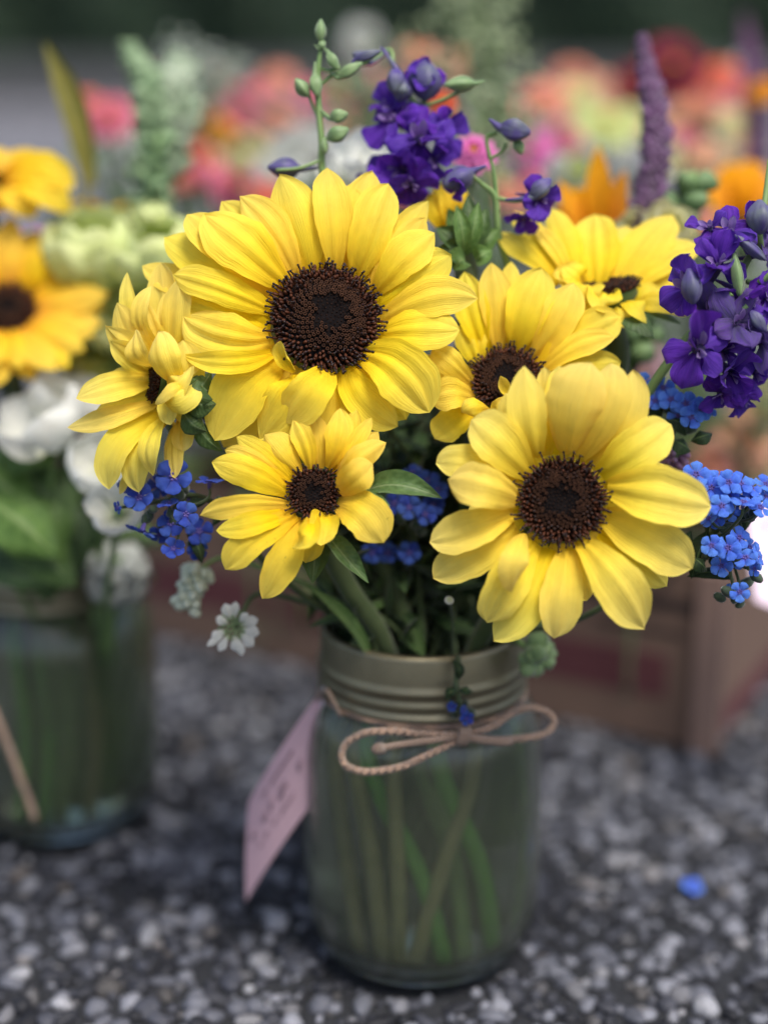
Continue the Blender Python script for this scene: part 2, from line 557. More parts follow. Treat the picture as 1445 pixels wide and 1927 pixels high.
def twine_mat():
    N = NT('jute twine')
    uv = N.n('ShaderNodeUVMap').outputs[0]
    sep = N.n('ShaderNodeSeparateXYZ', i0=uv)
    tc = N.n('ShaderNodeTexCoord').outputs['Object']
    s = N.math('SINE', N.math('ADD', N.math('MULTIPLY', sep.outputs[0], 12.566), N.math('MULTIPLY', sep.outputs[1], 260)))
    nz = N.n('ShaderNodeTexNoise', Vector=tc, Scale=900, Detail=3.0)
    col = N.mix(nz.outputs[0], (.27, .17, .12), (.42, .29, .21))
    h = N.math('ADD', s, nz.outputs[0])
    pr = N.n('ShaderNodeBsdfPrincipled', Base__Color=col, Roughness=.9, Normal=N.n('ShaderNodeBump', Strength=.8, Distance=.0006, Height=h).outputs[0])
    pr.inputs['Sheen Weight'].default_value = .3
    return N.done(pr.outputs[0])


TWINE = twine_mat()


def card_mat():
    N = NT('pink card stock')
    tc = N.n('ShaderNodeTexCoord').outputs['Object']
    nz = N.n('ShaderNodeTexNoise', Vector=tc, Scale=300, Detail=4.0)
    col = N.mix(nz.outputs[0], (.52, .34, .39), (.58, .39, .44))
    pr = N.n('ShaderNodeBsdfPrincipled', Base__Color=col, Roughness=.8)
    return N.done(pr.outputs[0])


CARD = card_mat()
CARDE = plain('card edge', (.75, .72, .80), (.8, .78, .85), 200, .8)
PALEC = plain('pale pink card', (.72, .58, .70), (.76, .63, .74), 200, .8)
INK = plain('grey ink', (.28, .19, .23), (.33, .22, .26), 300, .8)


def cardboard(name, a, b):
    N = NT(name)
    tc = N.n('ShaderNodeTexCoord').outputs['Object']
    nz = N.n('ShaderNodeTexNoise', Vector=tc, Scale=14, Detail=6.0)
    wv = N.n('ShaderNodeTexWave', Vector=tc, Scale=60.0, Distortion=1.0)
    col = N.mix(nz.outputs[0], a, b)
    pr = N.n('ShaderNodeBsdfPrincipled', Base__Color=col, Roughness=.85, Normal=N.n('ShaderNodeBump', Strength=.2, Distance=.001, Height=wv.outputs[0]).outputs[0])
    return N.done(pr.outputs[0])


CB = cardboard('brown cardboard', (.12, .074, .055), (.165, .105, .080))
CBR = cardboard('red print on cardboard', (.080, .022, .028), (.105, .030, .036))
CBD = cardboard('dark print on cardboard', (.03, .018, .016), (.045, .028, .025))


def pebble_mat(single):
    N = NT('pebble' if single else 'pebble mass')
    rnd = N.n('ShaderNodeObjectInfo').outputs['Random'] if single else N.n('ShaderNodeNewGeometry').outputs['Random Per Island']
    tc = N.n('ShaderNodeTexCoord').outputs['Object']
    col = N.ramp(rnd, [(0, (.012, .013, .018)), (.24, (.028, .030, .039)), (.45, (.062, .066, .085)), (.65, (.125, .132, .162)), (.84, (.27, .28, .325)), (.93, (.07, .066, .065)), (.965, (.36, .37, .41)), (1, (.12, .10, .085))])
    nz = N.n('ShaderNodeTexNoise', Vector=tc, Scale=3.0 if single else 260, Detail=6.0)
    col = N.mix(.5, col, N.ramp(nz.outputs[0], [(.3, (.25, .25, .25)), (.7, (1, 1, 1))]), 'MULTIPLY')
    pr = N.n('ShaderNodeBsdfPrincipled', Base__Color=col, Roughness=.65, Normal=N.n('ShaderNodeBump', Strength=.4, Distance=.001, Height=nz.outputs[0]).outputs[0])
    pr.inputs['Specular IOR Level'].default_value = .35
    return N.done(pr.outputs[0])


def ground_mat():
    N = NT('exposed aggregate paving')
    tc = N.n('ShaderNodeTexCoord').outputs['Object']
    vo = N.n('ShaderNodeTexVoronoi', Vector=tc, Scale=75)
    nz = N.n('ShaderNodeTexNoise', Vector=tc, Scale=300, Detail=6.0)
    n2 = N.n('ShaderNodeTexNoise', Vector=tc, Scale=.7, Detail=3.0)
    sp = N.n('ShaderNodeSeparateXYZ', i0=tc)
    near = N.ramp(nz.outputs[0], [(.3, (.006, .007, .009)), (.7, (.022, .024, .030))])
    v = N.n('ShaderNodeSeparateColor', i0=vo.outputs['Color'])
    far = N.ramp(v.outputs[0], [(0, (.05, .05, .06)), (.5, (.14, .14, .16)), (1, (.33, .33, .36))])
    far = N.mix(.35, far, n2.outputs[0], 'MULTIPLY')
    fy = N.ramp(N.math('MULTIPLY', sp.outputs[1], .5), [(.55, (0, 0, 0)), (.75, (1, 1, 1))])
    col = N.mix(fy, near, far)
    h = N.math('ADD', N.math('MULTIPLY', vo.outputs[0], -1.0), N.math('MULTIPLY', nz.outputs[0], .3))
    pr = N.n('ShaderNodeBsdfPrincipled', Base__Color=col, Roughness=.8, Normal=N.n('ShaderNodeBump', Strength=.6, Distance=.003, Height=h).outputs[0])
    return N.done(pr.outputs[0])


PEB1, PEB2, GRD = pebble_mat(True), pebble_mat(False), ground_mat()
CONC = plain('grey concrete', (.06, .062, .068), (.09, .093, .10), 6, .85, bump=.4, dist=.01)
HEDGE = leaf_mat('hedge leaf', (.012, .034, .018), (.028, .070, .034), trans=.15)
HEDGEB = plain('hedge inside', (.008, .020, .011), (.014, .032, .018), 8, .9)

# ---------------------------------------------------------------- the setting
def build_ground():
    mb = MB()
    xs = [-60, -12, -3, -1, -.4, 0, .4, 1, 3, 12, 60]
    ys = [-8, -2, -.5, 0, .5, 1, 2, 5, 12, 30, 90]
    V = [(x, y, 0.0) for y in ys for x in xs]
    mb.add(V, grid_faces(len(ys), len(xs)), [(0, 0)] * len(V))
    g = mb.build('ground', GRD)
    g['kind'] = 'structure'
    g['label'] = 'dark exposed aggregate paving set with grey and white pebbles'
    rng = random.Random(5)
    # unit pebbles
    import bmesh
    units = []
    for k in range(12):
        bm = bmesh.new()
        bmesh.ops.create_icosphere(bm, subdivisions=2, radius=.5)
        sx, sy, sz = rng.uniform(.85, 1.35), rng.uniform(.65, 1.0), rng.uniform(.45, .7)
        ph = [rng.uniform(0, 6.28) for _ in range(6)]
        for v in bm.verts:
            p = v.co
            q = 1 + rng.uniform(-.02, .02) + .13 * math.sin(5 * p.x + ph[0]) + .13 * math.sin(6 * p.y + ph[1]) + .07 * math.sin(7 * p.z + ph[2]) + .05 * math.sin(11 * p.x + 9 * p.y + ph[3]) + .04 * math.sin(14 * p.y - 8 * p.z + ph[4])
            v.co = Vector((p.x * sx, p.y * sy, p.z * sz)) * q
        if k % 3:
            bmesh.ops.decimate if False else None
        me = bpy.data.meshes.new('pebble')
        bm.to_mesh(me); bm.free()
        me.polygons.foreach_set('use_smooth', [True] * len(me.polygons))
        me.materials.append(PEB1)
        units.append(me)
    lows = []
    for k in range(12):
        bm = bmesh.new()
        bmesh.ops.create_icosphere(bm, subdivisions=1, radius=.5)
        ph = [rng.uniform(0, 6.28) for _ in range(6)]
        sx, sy, sz = rng.uniform(.85, 1.2), rng.uniform(.7, 1.0), rng.uniform(.5, .75)
        for v in bm.verts:
            p = v.co
            q = 1 + .16 * math.sin(6 * p.x + ph[0]) + .15 * math.sin(8 * p.y + ph[1]) + .12 * math.sin(9 * p.z + ph[2]) + rng.uniform(-.09, .09)
            v.co = Vector((p.x * sx, p.y * sy, p.z * sz)) * q
        vv = np.array([v.co[:] for v in bm.verts]); ff = np.array([[v.index for v in f.verts] for f in bm.faces])
        bm.free()
        lows.append((vv, ff))
    # scatter
    pts = []
    cell = .0086
    y = -.16
    while y < 1.15:
        half = .13 + .27 * (y + .66) + (.12 if y < .3 else .05)
        x = -half
        while x < half:
            px, py = x + rng.uniform(-.4, .4) * cell, y + rng.uniform(-.4, .4) * cell
            if rng.random() < .97:
                d = rng.choice((.0055, .007, .008, .009, .0105, .0125)) * rng.uniform(.85, 1.15)
                pts.append((px, py, d))
            if rng.random() < .75:
                pts.append((px + cell * .5, py + cell * .5 * rng.uniform(.3, 1), rng.uniform(.0025, .005)))
            x += cell
        y += cell
    jars = [(0, 0, .045), (JX2, JY2, .047)]
    pts = [p for p in pts if all(math.hypot(p[0] - j[0], p[1] - j[1]) > j[2] - .004 for j in jars)]

    def score(p):
        qx, qy, dd = proj((p[0], p[1], 0))
        if not (-20 < qx < 1465 and 1180 < qy < 1950): return 0
        # hidden behind the jars
        if 585 < qx < 1005 and qy < 1800: return 0
        if qx < 285 and qy < 1560: return 0
        if qy < 1200 + (qx - 270) * .21 and qx > 280 and qx < 1340: return 0
        if qx >= 1340 and qy < 1424 - (qx - 1340) * 1.28: return 0
        return p[2] / dd
    sc = sorted(range(len(pts)), key=lambda i: -score(pts[i]))
    near = set(sc[:300])
    for i in sc[:300]:
        x, y, d = pts[i]
        o = bpy.data.objects.new('pebble', rng.choice(units))
        link(o, g)
        o.location = (x, y, d * .10)
        o.rotation_euler = (rng.uniform(-.3, .3), rng.uniform(-.3, .3), rng.uniform(0, 6.28))
        o.scale = (d, d, d)
    VV, FF, off = [], [], 0
    for i, (x, y, d) in enumerate(pts):
        if i in near: continue
        vv, ff = rng.choice(lows)
        a = rng.uniform(0, 6.28); c, s = math.cos(a), math.sin(a)
        v = vv * d
        v = np.stack([v[:, 0] * c - v[:, 1] * s + x, v[:, 0] * s + v[:, 1] * c + y, v[:, 2] + d * .08], 1)
        VV.append(v); FF.append(ff + off); off += len(v)
    VV = np.concatenate(VV).astype(np.float32); FF = np.concatenate(FF).astype(np.int32)
    me = bpy.data.meshes.new('pebbles')
    me.vertices.add(len(VV)); me.vertices.foreach_set('co', VV.ravel())
    me.loops.add(FF.size); me.loops.foreach_set('vertex_index', FF.ravel())
    me.polygons.add(len(FF))
    me.polygons.foreach_set('loop_start', np.arange(0, FF.size, 3, dtype=np.int32))
    me.polygons.foreach_set('loop_total', np.full(len(FF), 3, dtype=np.int32))
    me.update(calc_edges=True); me.validate()
    me.polygons.foreach_set('use_smooth', [True] * len(me.polygons))
    me.materials.append(PEB2)
    o = bpy.data.objects.new('gravel', me)
    link(o, g)
    o['kind'] = 'stuff'
    print('pebbles', len(pts))


JD2 = .808
_j2 = P(97, 1130, JD2)
JX2, JY2 = float(_j2[0]), float(_j2[1])
build_ground()

# low concrete wall and hedge far behind
mb = MB(); box(mb, (-25, 17, -.05), (50, 0, 0), (0, .3, 0), (0, 0, .51))
t = mb.build('low_wall', CONC, smooth=False, org=(0, 17, 0))
tag(t, 'low grey concrete wall along the far side of the paving, blurred', 'wall')
rng = random.Random(9)
t = thing('hedge', (0, 18.4, 0), 'tall dark green hedge filling the top of the view beyond the low wall', 'hedge')
mb = MB()
n_, m_ = 14, 90
V = np.zeros((n_, m_, 3))
for i in range(n_):
    for j in range(m_):
        x = -25 + 50 * j / (m_ - 1); z = 4.2 * i / (n_ - 1)
        V[i, j] = (x, 18.3 + .35 * math.sin(x * 1.3) + .3 * math.sin(x * 3.1 + z * 2) + .12 * z, z)
mb.add(V.reshape(-1, 3), grid_faces(n_, m_))
box(mb, (-25, 19.2, 0), (50, 0, 0), (0, .8, 0), (0, 0, 4.2))
mb.build('hedge_core', HEDGEB, t)
mb = MB()
for k in range(7000):
    x, z = rng.uniform(-9, 9), rng.uniform(.1, 4.2)
    y = 18.25 + .35 * math.sin(x * 1.3) + .3 * math.sin(x * 3.1 + z * 2) + .12 * z + rng.uniform(-.35, .05)
    a = nrm([rng.gauss(0, 1) for _ in range(3)]); b = nrm(np.cross(a, [rng.gauss(0, 1) for _ in range(3)]))
    s = rng.uniform(.05, .11); c = np.array((x, y, z))
    mb.add([c - a * s, c + b * s * .5, c + a * s, c - b * s * .5], [(0, 1, 2, 3)], [(.5, 0), (1, .5), (.5, 1), (0, .5)])
o = mb.build('foliage', HEDGE, t); o['kind'] = 'stuff'

# ---------------------------------------------------------------- jars
RIM_Z = .149


def jar(x, y, label, rot=0.0):
    t = thing('glass_jar', (x, y, .003), label, 'jar', 'mason jars holding the bouquets')
    outer = [(.0, .001), (.030, .0), (.0375, .001), (.0430, .0045), (.0470, .011), (.0498, .020), (.0512, .031), (.0518, .045), (.0518, .082), (.0512, .094), (.0497, .1025), (.0468, .1100), (.0430, .1150), (.0405, .118), (.0400, .122), (.0400, .140), (.0395, .1425)]
    inner = [(.0372, .1425), (.0365, .140), (.0365, .122), (.0375, .117), (.0405, .1125), (.0440, .107), (.0470, .0995), (.0484, .09), (.0488, .045), (.0484, .031), (.0468, .021), (.0425, .011), (.034, .007), (0, .0075)]
    up7 = lambda pr: [(q, z + .007 * min(1, max(0, (z - .03) / .05))) for q, z in pr]
    outer, inner = up7(outer), up7(inner)
    mb = MB(); lathe(mb, outer + inner, (x, y, .003), 72, lambda a, z: .00025 * math.sin(5 * a + z * 60) if z > .01 and z < .11 else 0)
    mb.build('glass', GLASS, t)
    wp = [(0, .0083), (.0335, .0078), (.0418, .0118), (.0461, .0215), (.0477, .0315), (.0481, .045), (.0477, .09), (.0463, .0992), (.0433, .1065), (.0410, .1095), (0, .1095)]
    mb = MB(); lathe(mb, up7(wp), (x, y, .003), 72)
    w_ = mb.build('water', WATER, t); w_['kind'] = 'stuff'
    bp = [(.0405, .1175), (.0440, .1172), (.0447, .1183), (.0440, .1196), (.0433, .1206), (.0433, .1216), (.0441, .1228), (.0444, .1240), (.0436, .1254), (.0433, .1264), (.0436, .1275), (.0446, .1288), (.0446, .1300), (.0438, .1312), (.0434, .1330), (.0434, .1430), (.0428, .1446), (.0415, .1450), (.0400, .1448), (.0392, .1442), (.0390, .1436), (.0412, .1434), (.0424, .1425), (.0426, .133), (.0424, .1185), (.0405, .1175)]
    mb = MB(); lathe(mb, up7(bp), (x, y, .003), 96)
    mb.build('screw_band', BAND, t)
    return t


jar(0, 0, 'frosty glass mason jar in front with a dull metal screw band and twine bow')
jar(JX2, JY2, 'blurred dark glass mason jar cut by the left edge, under the orange sunflower')
RIM = np.array((0, 0, RIM_Z))

# twine bow on the front jar
t = thing('twine_bow', (0, -.0435, .125), 'brown jute twine tied in a bow under the screw band of the front jar', 'twine')
mb = MB()
rope(mb, [(.0432 * math.cos(a), .0432 * math.sin(a), .1255 + .0008 * math.sin(2 * a)) for a in np.linspace(0, 2 * math.pi, 60)], .0015)
mb.build('neck_loop', TWINE, t)
def TP(l): return [P(*q) for q in l]
mb = MB(); rope(mb, catmull(TP([(868, 1384, .632), (800, 1382, .629), (740, 1376, .627), (685, 1380, .628), (648, 1404, .631), (647, 1436, .632), (685, 1452, .629), (750, 1444, .626), (810, 1418, .627), (872, 1387, .630)]), 8), .00155)
mb.build('bow_loop', TWINE, t)
mb = MB(); rope(mb, catmull(TP([(872, 1384, .631), (925, 1368, .634), (965, 1342, .640), (1000, 1332, .644), (1032, 1343, .645), (1042, 1362, .644), (1022, 1382, .641), (970, 1391, .636), (915, 1392, .631), (875, 1387, .629)]), 8), .00155)
mb.build('bow_loop', TWINE, t)
mb = MB(); rope(mb, catmull(TP([(868, 1384, .629), (810, 1394, .625), (760, 1400, .624), (718, 1408, .626)]), 8), .0014)
ball(mb, P(714, 1409, .626), .0026, DIR(1, .2, 0), 1.3)
mb.build('tail', TWINE, t)
mb = MB(); rope(mb, catmull(TP([(872, 1386, .628), (905, 1392, .627), (945, 1396, .629), (962, 1395, .631)]), 8), .0018)
mb.build('tail', TWINE, t)
mb = MB()
for k_ in range(3):
    cc = P(866 + 6 * k_, 1385, .6285)
    rope(mb, [cc + DIR(.25, 1, 0) * .0030 * math.cos(q) + DIR(0, 0, 1) * .0026 * math.sin(q) for q in np.linspace(0, 2 * math.pi, 24)], .0013, 5)
ball(mb, P(872, 1385, .6290), .0026, DIR(1, .1, 0), 1.4, 12, 8)
mb.build('knot', TWINE, t)

# hanging price tag
A_, B_, C_, D_ = P(606, 1297, .668), P(599, 1496, .676), P(430, 1718, .706), P(468, 1508, .698)
t = thing('gift_tag', A_, 'pink paper tag with dark handwriting hanging left of the front jar', 'tag')
nn = nrm(np.cross(B_ - A_, D_ - A_))
if nn @ FW > 0: nn = -nn
def cardp(u, v, o=0.0):
    return A_ + (D_ - A_) * u + (B_ - A_) * v + nn * (.0028 * math.sin(math.pi * u) + .0012 * math.sin(math.pi * v) + o)
mb = MB(); nu_, nv_ = 13, 7
F0 = [cardp(i / (nu_ - 1), j / (nv_ - 1)) for i in range(nu_) for j in range(nv_)]
F1 = [cardp(i / (nu_ - 1), j / (nv_ - 1), -.0006) for i in range(nu_) for j in range(nv_)]
gf = grid_faces(nu_, nv_); N0 = nu_ * nv_
rim_ = [i * nv_ for i in range(nu_)] + [(nu_ - 1) * nv_ + j for j in range(1, nv_)] + [i * nv_ + nv_ - 1 for i in range(nu_ - 2, -1, -1)] + [j for j in range(nv_ - 2, 0, -1)]
mb.add(F0 + F1, gf + [tuple(N0 + i for i in reversed(q)) for q in gf] + [(rim_[k], rim_[(k + 1) % len(rim_)], N0 + rim_[(k + 1) % len(rim_)], N0 + rim_[k]) for k in range(len(rim_))])
mb.build('card', CARD, t, smooth=False)
mb = MB(); box(mb, A_ - (D_ - A_) * .035 + nn * .0001, B_ - A_, (D_ - A_) * .034, -nn * .0009); mb.build('card_edge', CARDE, t, smooth=False)
mb = MB(); e1, e2 = (D_ - A_), (B_ - A_)
rg = random.Random(4)
for (v0, u0, u1, am, th) in ((.22, .32, .74, .03, .0004), (.46, .12, .90, .075, .0006), (.68, .28, .78, .03, .0004)):
    pts = []
    u = u0
    k = 0
    while u < u1:
        pts.append(cardp(u, v0 + am * (1 if k % 2 else -1) * rg.uniform(.4, 1.0), .0002))
        u += rg.uniform(.012, .03); k += 1
        if rg.random() < .12:
            if len(pts) > 2: tube(mb, catmull(pts, 3), th, 4)
            pts = []; u += .03
    if len(pts) > 2: tube(mb, catmull(pts, 3), th, 4)
mb.build('lettering', INK, t)
mb = MB(); tube(mb, catmull([A_ + e1 * .04 + e2 * .05 + nn * .0008, P(615, 1300, .650), P(640, 1345, .648), (-.036, -.0245, .1265)], 6), .0009, 6)
mb.build('tie', TWINE, t)

# second tag at the right edge
q = [P(1398, 930, .80), P(1560, 930, .83), P(1560, 1190, .80), P(1420, 1130, .775)]
t = thing('gift_tag', q[0], 'pale pinkish white tag half cut off by the right edge above the box', 'tag')
nn = nrm(np.cross(q[1] - q[0], q[3] - q[0])); nn = nn if nn @ FW < 0 else -nn
mb = MB(); mb.add(q + [p - nn * .0006 for p in q], [(0, 1, 2, 3), (7, 6, 5, 4), (0, 4, 5, 1), (1, 5, 6, 2), (2, 6, 7, 3), (3, 7, 4, 0)])
mb.build('card', PALEC, t, smooth=False)
mb = MB(); tube(mb, catmull([p + nn * .0004 for p in (P(1445, 966, .797), P(1435, 972, .795), P(1437, 984, .794), P(1447, 990, .795), P(1444, 1004, .792))], 5), .0004, 4)
tube(mb, catmull([p + nn * .0004 for p in (P(1455, 975, .797), P(1466, 970, .798), P(1478, 984, .798), P(1490, 972, .80), P(1504, 984, .80))], 5), .0004, 4)
mb.build('lettering', INK, t)

# cardboard tray behind
c0, cl = G(1338, 1424), G(235, 1186)
cr = G(1445, 1291)
ex, ey = nrm(cl - c0), nrm(cr - c0)
Lx, Ly, H = np.linalg.norm(cl - c0), .40, .108
t = thing('cardboard_box', c0, 'open brown cardboard tray with a red printed stripe behind the jars', 'box')
up = np.array((0, 0, 1.0)); th = .004
inx = ey; iny = ex
mb = MB(); box(mb, c0 + up * .003, ex * Lx, ey * th, up * H); mb.build('front_panel', CB, t, smooth=False)
mb = MB(); box(mb, c0 + ey * (th + .0005) + up * .003, ey * (Ly - th), ex * th, up * H); mb.build('side_panel', CB, t, smooth=False)
mb = MB(); box(mb, c0 + ex * (Lx - th) + ey * (th + .0005) + up * .003, ey * (Ly - th), ex * th, up * H); mb.build('side_panel', CB, t, smooth=False)
mb = MB(); box(mb, c0 + ey * (Ly + .001) + up * .003, ex * Lx, ey * th, up * H); mb.build('back_panel', CB, t, smooth=False)
mb = MB(); box(mb, c0 + up * .001 + ex * .005 + ey * .005, ex * (Lx - .01), ey * (Ly - .01), up * .003); mb.build('bottom', CB, t, smooth=False)
nf = nrm(np.cross(ex, up)); nf = nf if nf @ FW < 0 else -nf
ns = nrm(np.cross(ey, up)); ns = ns if ns @ RT > 0 else -ns
mb = MB(); box(mb, c0 + ex * .03 + nf * .0004 + up * .030, ex * (Lx - .05), nf * -.0006, up * .026)
mb.build('red_stripe', CBR, t, smooth=False)
mb = MB()
for (a, b, z, h) in ((.012, .09, .083, .008), (.02, .075, .068, .004), (.10, .16, .078, .012)):
    box(mb, c0 + ex * a + nf * .0004 + up * z, ex * (b - a), nf * -.0006, up * h)
mb.build('printing', CBD, t, smooth=False)
mb = MB(); box(mb, c0 + ey * .02 + ns * .0004 + up * .006, ey * (Ly - .03), ns * -.0006, up * .018)
mb.build('red_stripe', CBR, t, smooth=False)
mb = MB(); box(mb, c0 + nf * .0042 - ns * .012 + up * .003, ns * .016, -nf * .0038, up * H)
mb.build('corner_fold', cardboard('worn cardboard edge', (.20, .13, .11), (.27, .18, .15)), t, smooth=False)

# ---------------------------------------------------------------- sunflowers
FL_TMP = {}


def stem_path(head, back, mouth, bottom):
    head, back = np.asarray(head, float), np.asarray(back, float)
    m = np.array((mouth[0], mouth[1], .152)); b = np.array((bottom[0], bottom[1], .013))
    p1 = head + back * .03
    p2 = .5 * (p1 + m) + np.array((0, 0, -.004))
    return catmull([head, p1, p2, m, .5 * (m + b) + np.array((.001, 0, 0)), b], 8)


def disc(t, c, n, r, seed, h=.20, N=None, out=1.0, lean=(0, 0)):
    """domed head of florets: dark middle, ring of open tubes, dark anthers round the edge"""
    rng = random.Random(seed)
    n = nrm(n)
    a = nrm(np.cross(n, (.1, .2, 1))); b = np.cross(n, a)
    LV = DIR(1, 0, 0) * lean[0] * r + DIR(0, 1, 0) * lean[1] * r
    hh = lambda q: h * r * (1 - q * q) - .10 * r * math.exp(-(q / .25) ** 2)
    mb = MB()
    V, F, uv = [], [], []
    nr, ns_ = 10, 40
    for i in range(nr + 1):
        q = i / nr
        for k in range(ns_):
            p = 2 * math.pi * k / ns_
            V.append(c + n * (hh(q) - (.12 * r if i == nr else 0)) + (a * math.cos(p) + b * math.sin(p)) * r * q * .97 + LV * (1 - q))
    F = [(i * ns_ + k, i * ns_ + (k + 1) % ns_, (i + 1) * ns_ + (k + 1) % ns_, (i + 1) * ns_ + k) for i in range(nr) for k in range(ns_)]
    mb.add(V, F); mb.build('disc', D0, t)
    N = N or int(640 * min(1.1, r / .022) ** 1.5)
    inner, ring, tubes, anth = MB(), MB(), MB(), MB()
    sp = r * 1.77 / math.sqrt(N)
    for k in range(N):
        q = math.sqrt((k + .5) / N) + rng.uniform(-.008, .008)
        p = k * 2.399963 + rng.uniform(-.02, .02)
        e = a * math.cos(p) + b * math.sin(p)
        pos = c + e * r * q + n * hh(q) + LV * (1 - q)
        if q + rng.uniform(-.11, .11) < .36:
            nn_ = nrm(n + e * .1)
            L_ = sp * rng.uniform(.5, .9)
            s = sp * .36
            f1 = nrm(np.cross(nn_, e)); 
            v = [pos + s * (math.cos(x) * e + math.sin(x) * f1) for x in (0, 2.09, 4.19)] + [pos + nn_ * L_]
            inner.add(v, [(0, 1, 3), (1, 2, 3), (2, 0, 3)])
        elif q + rng.uniform(-.08, .08) < .72:
            nn_ = nrm(n + e * .25 * q)
            f1 = nrm(np.cross(nn_, e)); g1 = np.cross(f1, nn_)
            s = sp * .50; L_ = sp * rng.uniform(.55, .95)
            o_ = [pos - nn_ * s * .5 + s * .8 * (math.cos(x) * g1 + math.sin(x) * f1) for x in np.arange(6) * 1.0472]
            i_ = [pos + nn_ * L_ + s * (math.cos(x) * g1 + math.sin(x) * f1) for x in np.arange(6) * 1.0472]
            d_ = [pos + nn_ * L_ * .9 + s * .55 * (math.cos(x) * g1 + math.sin(x) * f1) for x in np.arange(6) * 1.0472]
            e_ = [pos + nn_ * L_ * .1]
            fs = [(j, (j + 1) % 6, 6 + (j + 1) % 6, 6 + j) for j in range(6)] + [(6 + j, 6 + (j + 1) % 6, 12 + (j + 1) % 6, 12 + j) for j in range(6)]
            ring.add(o_ + i_ + d_, fs)
            inner.add(d_ + e_, [(j, (j + 1) % 6, 6) for j in range(6)])
            if rng.random() < (q - .5) * 2.0:
                ball(anth, pos + nn_ * L_ * 1.1, s * .75, nn_, 1.2, 5, 4)
        else:
            k_ = max(0, (q - .70) / .30)
            nn_ = nrm(n * (1.1 - .6 * k_ * out) + e * (.35 + .8 * k_ * out) + .25 * np.array([rng.gauss(0, 1) for _ in range(3)]))
            L_ = sp * rng.uniform(1.0, 1.9) * (1 + .25 * k_)
            s = sp * .46
            tube(tubes, [pos - nn_ * s, pos + nn_ * L_ * .35, pos + nn_ * L_ * .7], [s * .8, s * .95, s * .75], 5)
            if rng.random() < .72:
                t1 = pos + nn_ * L_ * rng.uniform(1.1, 1.5)
                side = nrm(np.cross(nn_, [rng.gauss(0, 1) for _ in range(3)]))
                tube(anth, [pos + nn_ * L_ * .5, pos + nn_ * L_ * .9, t1, t1 + nn_ * s * .5 + side * s * .9], [s * .50, s * .52, s * .48, s * .42], 5)
                if rng.random() < .5:
                    tube(anth, [t1, t1 + side * s * 1.3 + nn_ * s * .3, t1 + side * s * 1.9 - nn_ * s * .5], [s * .3, s * .34, s * .3], 4)
                ball(anth, t1 + nn_ * s * .4, s * .74, nn_, 1.1, 5, 4)
    for nm, m_, mt in (('inner_florets', inner, D0B), ('ring_florets', ring, D1), ('outer_florets', tubes, D2), ('anthers', anth, D3)):
        if m_.n:
            o = m_.build(nm, mt, t); o['kind'] = 'stuff'


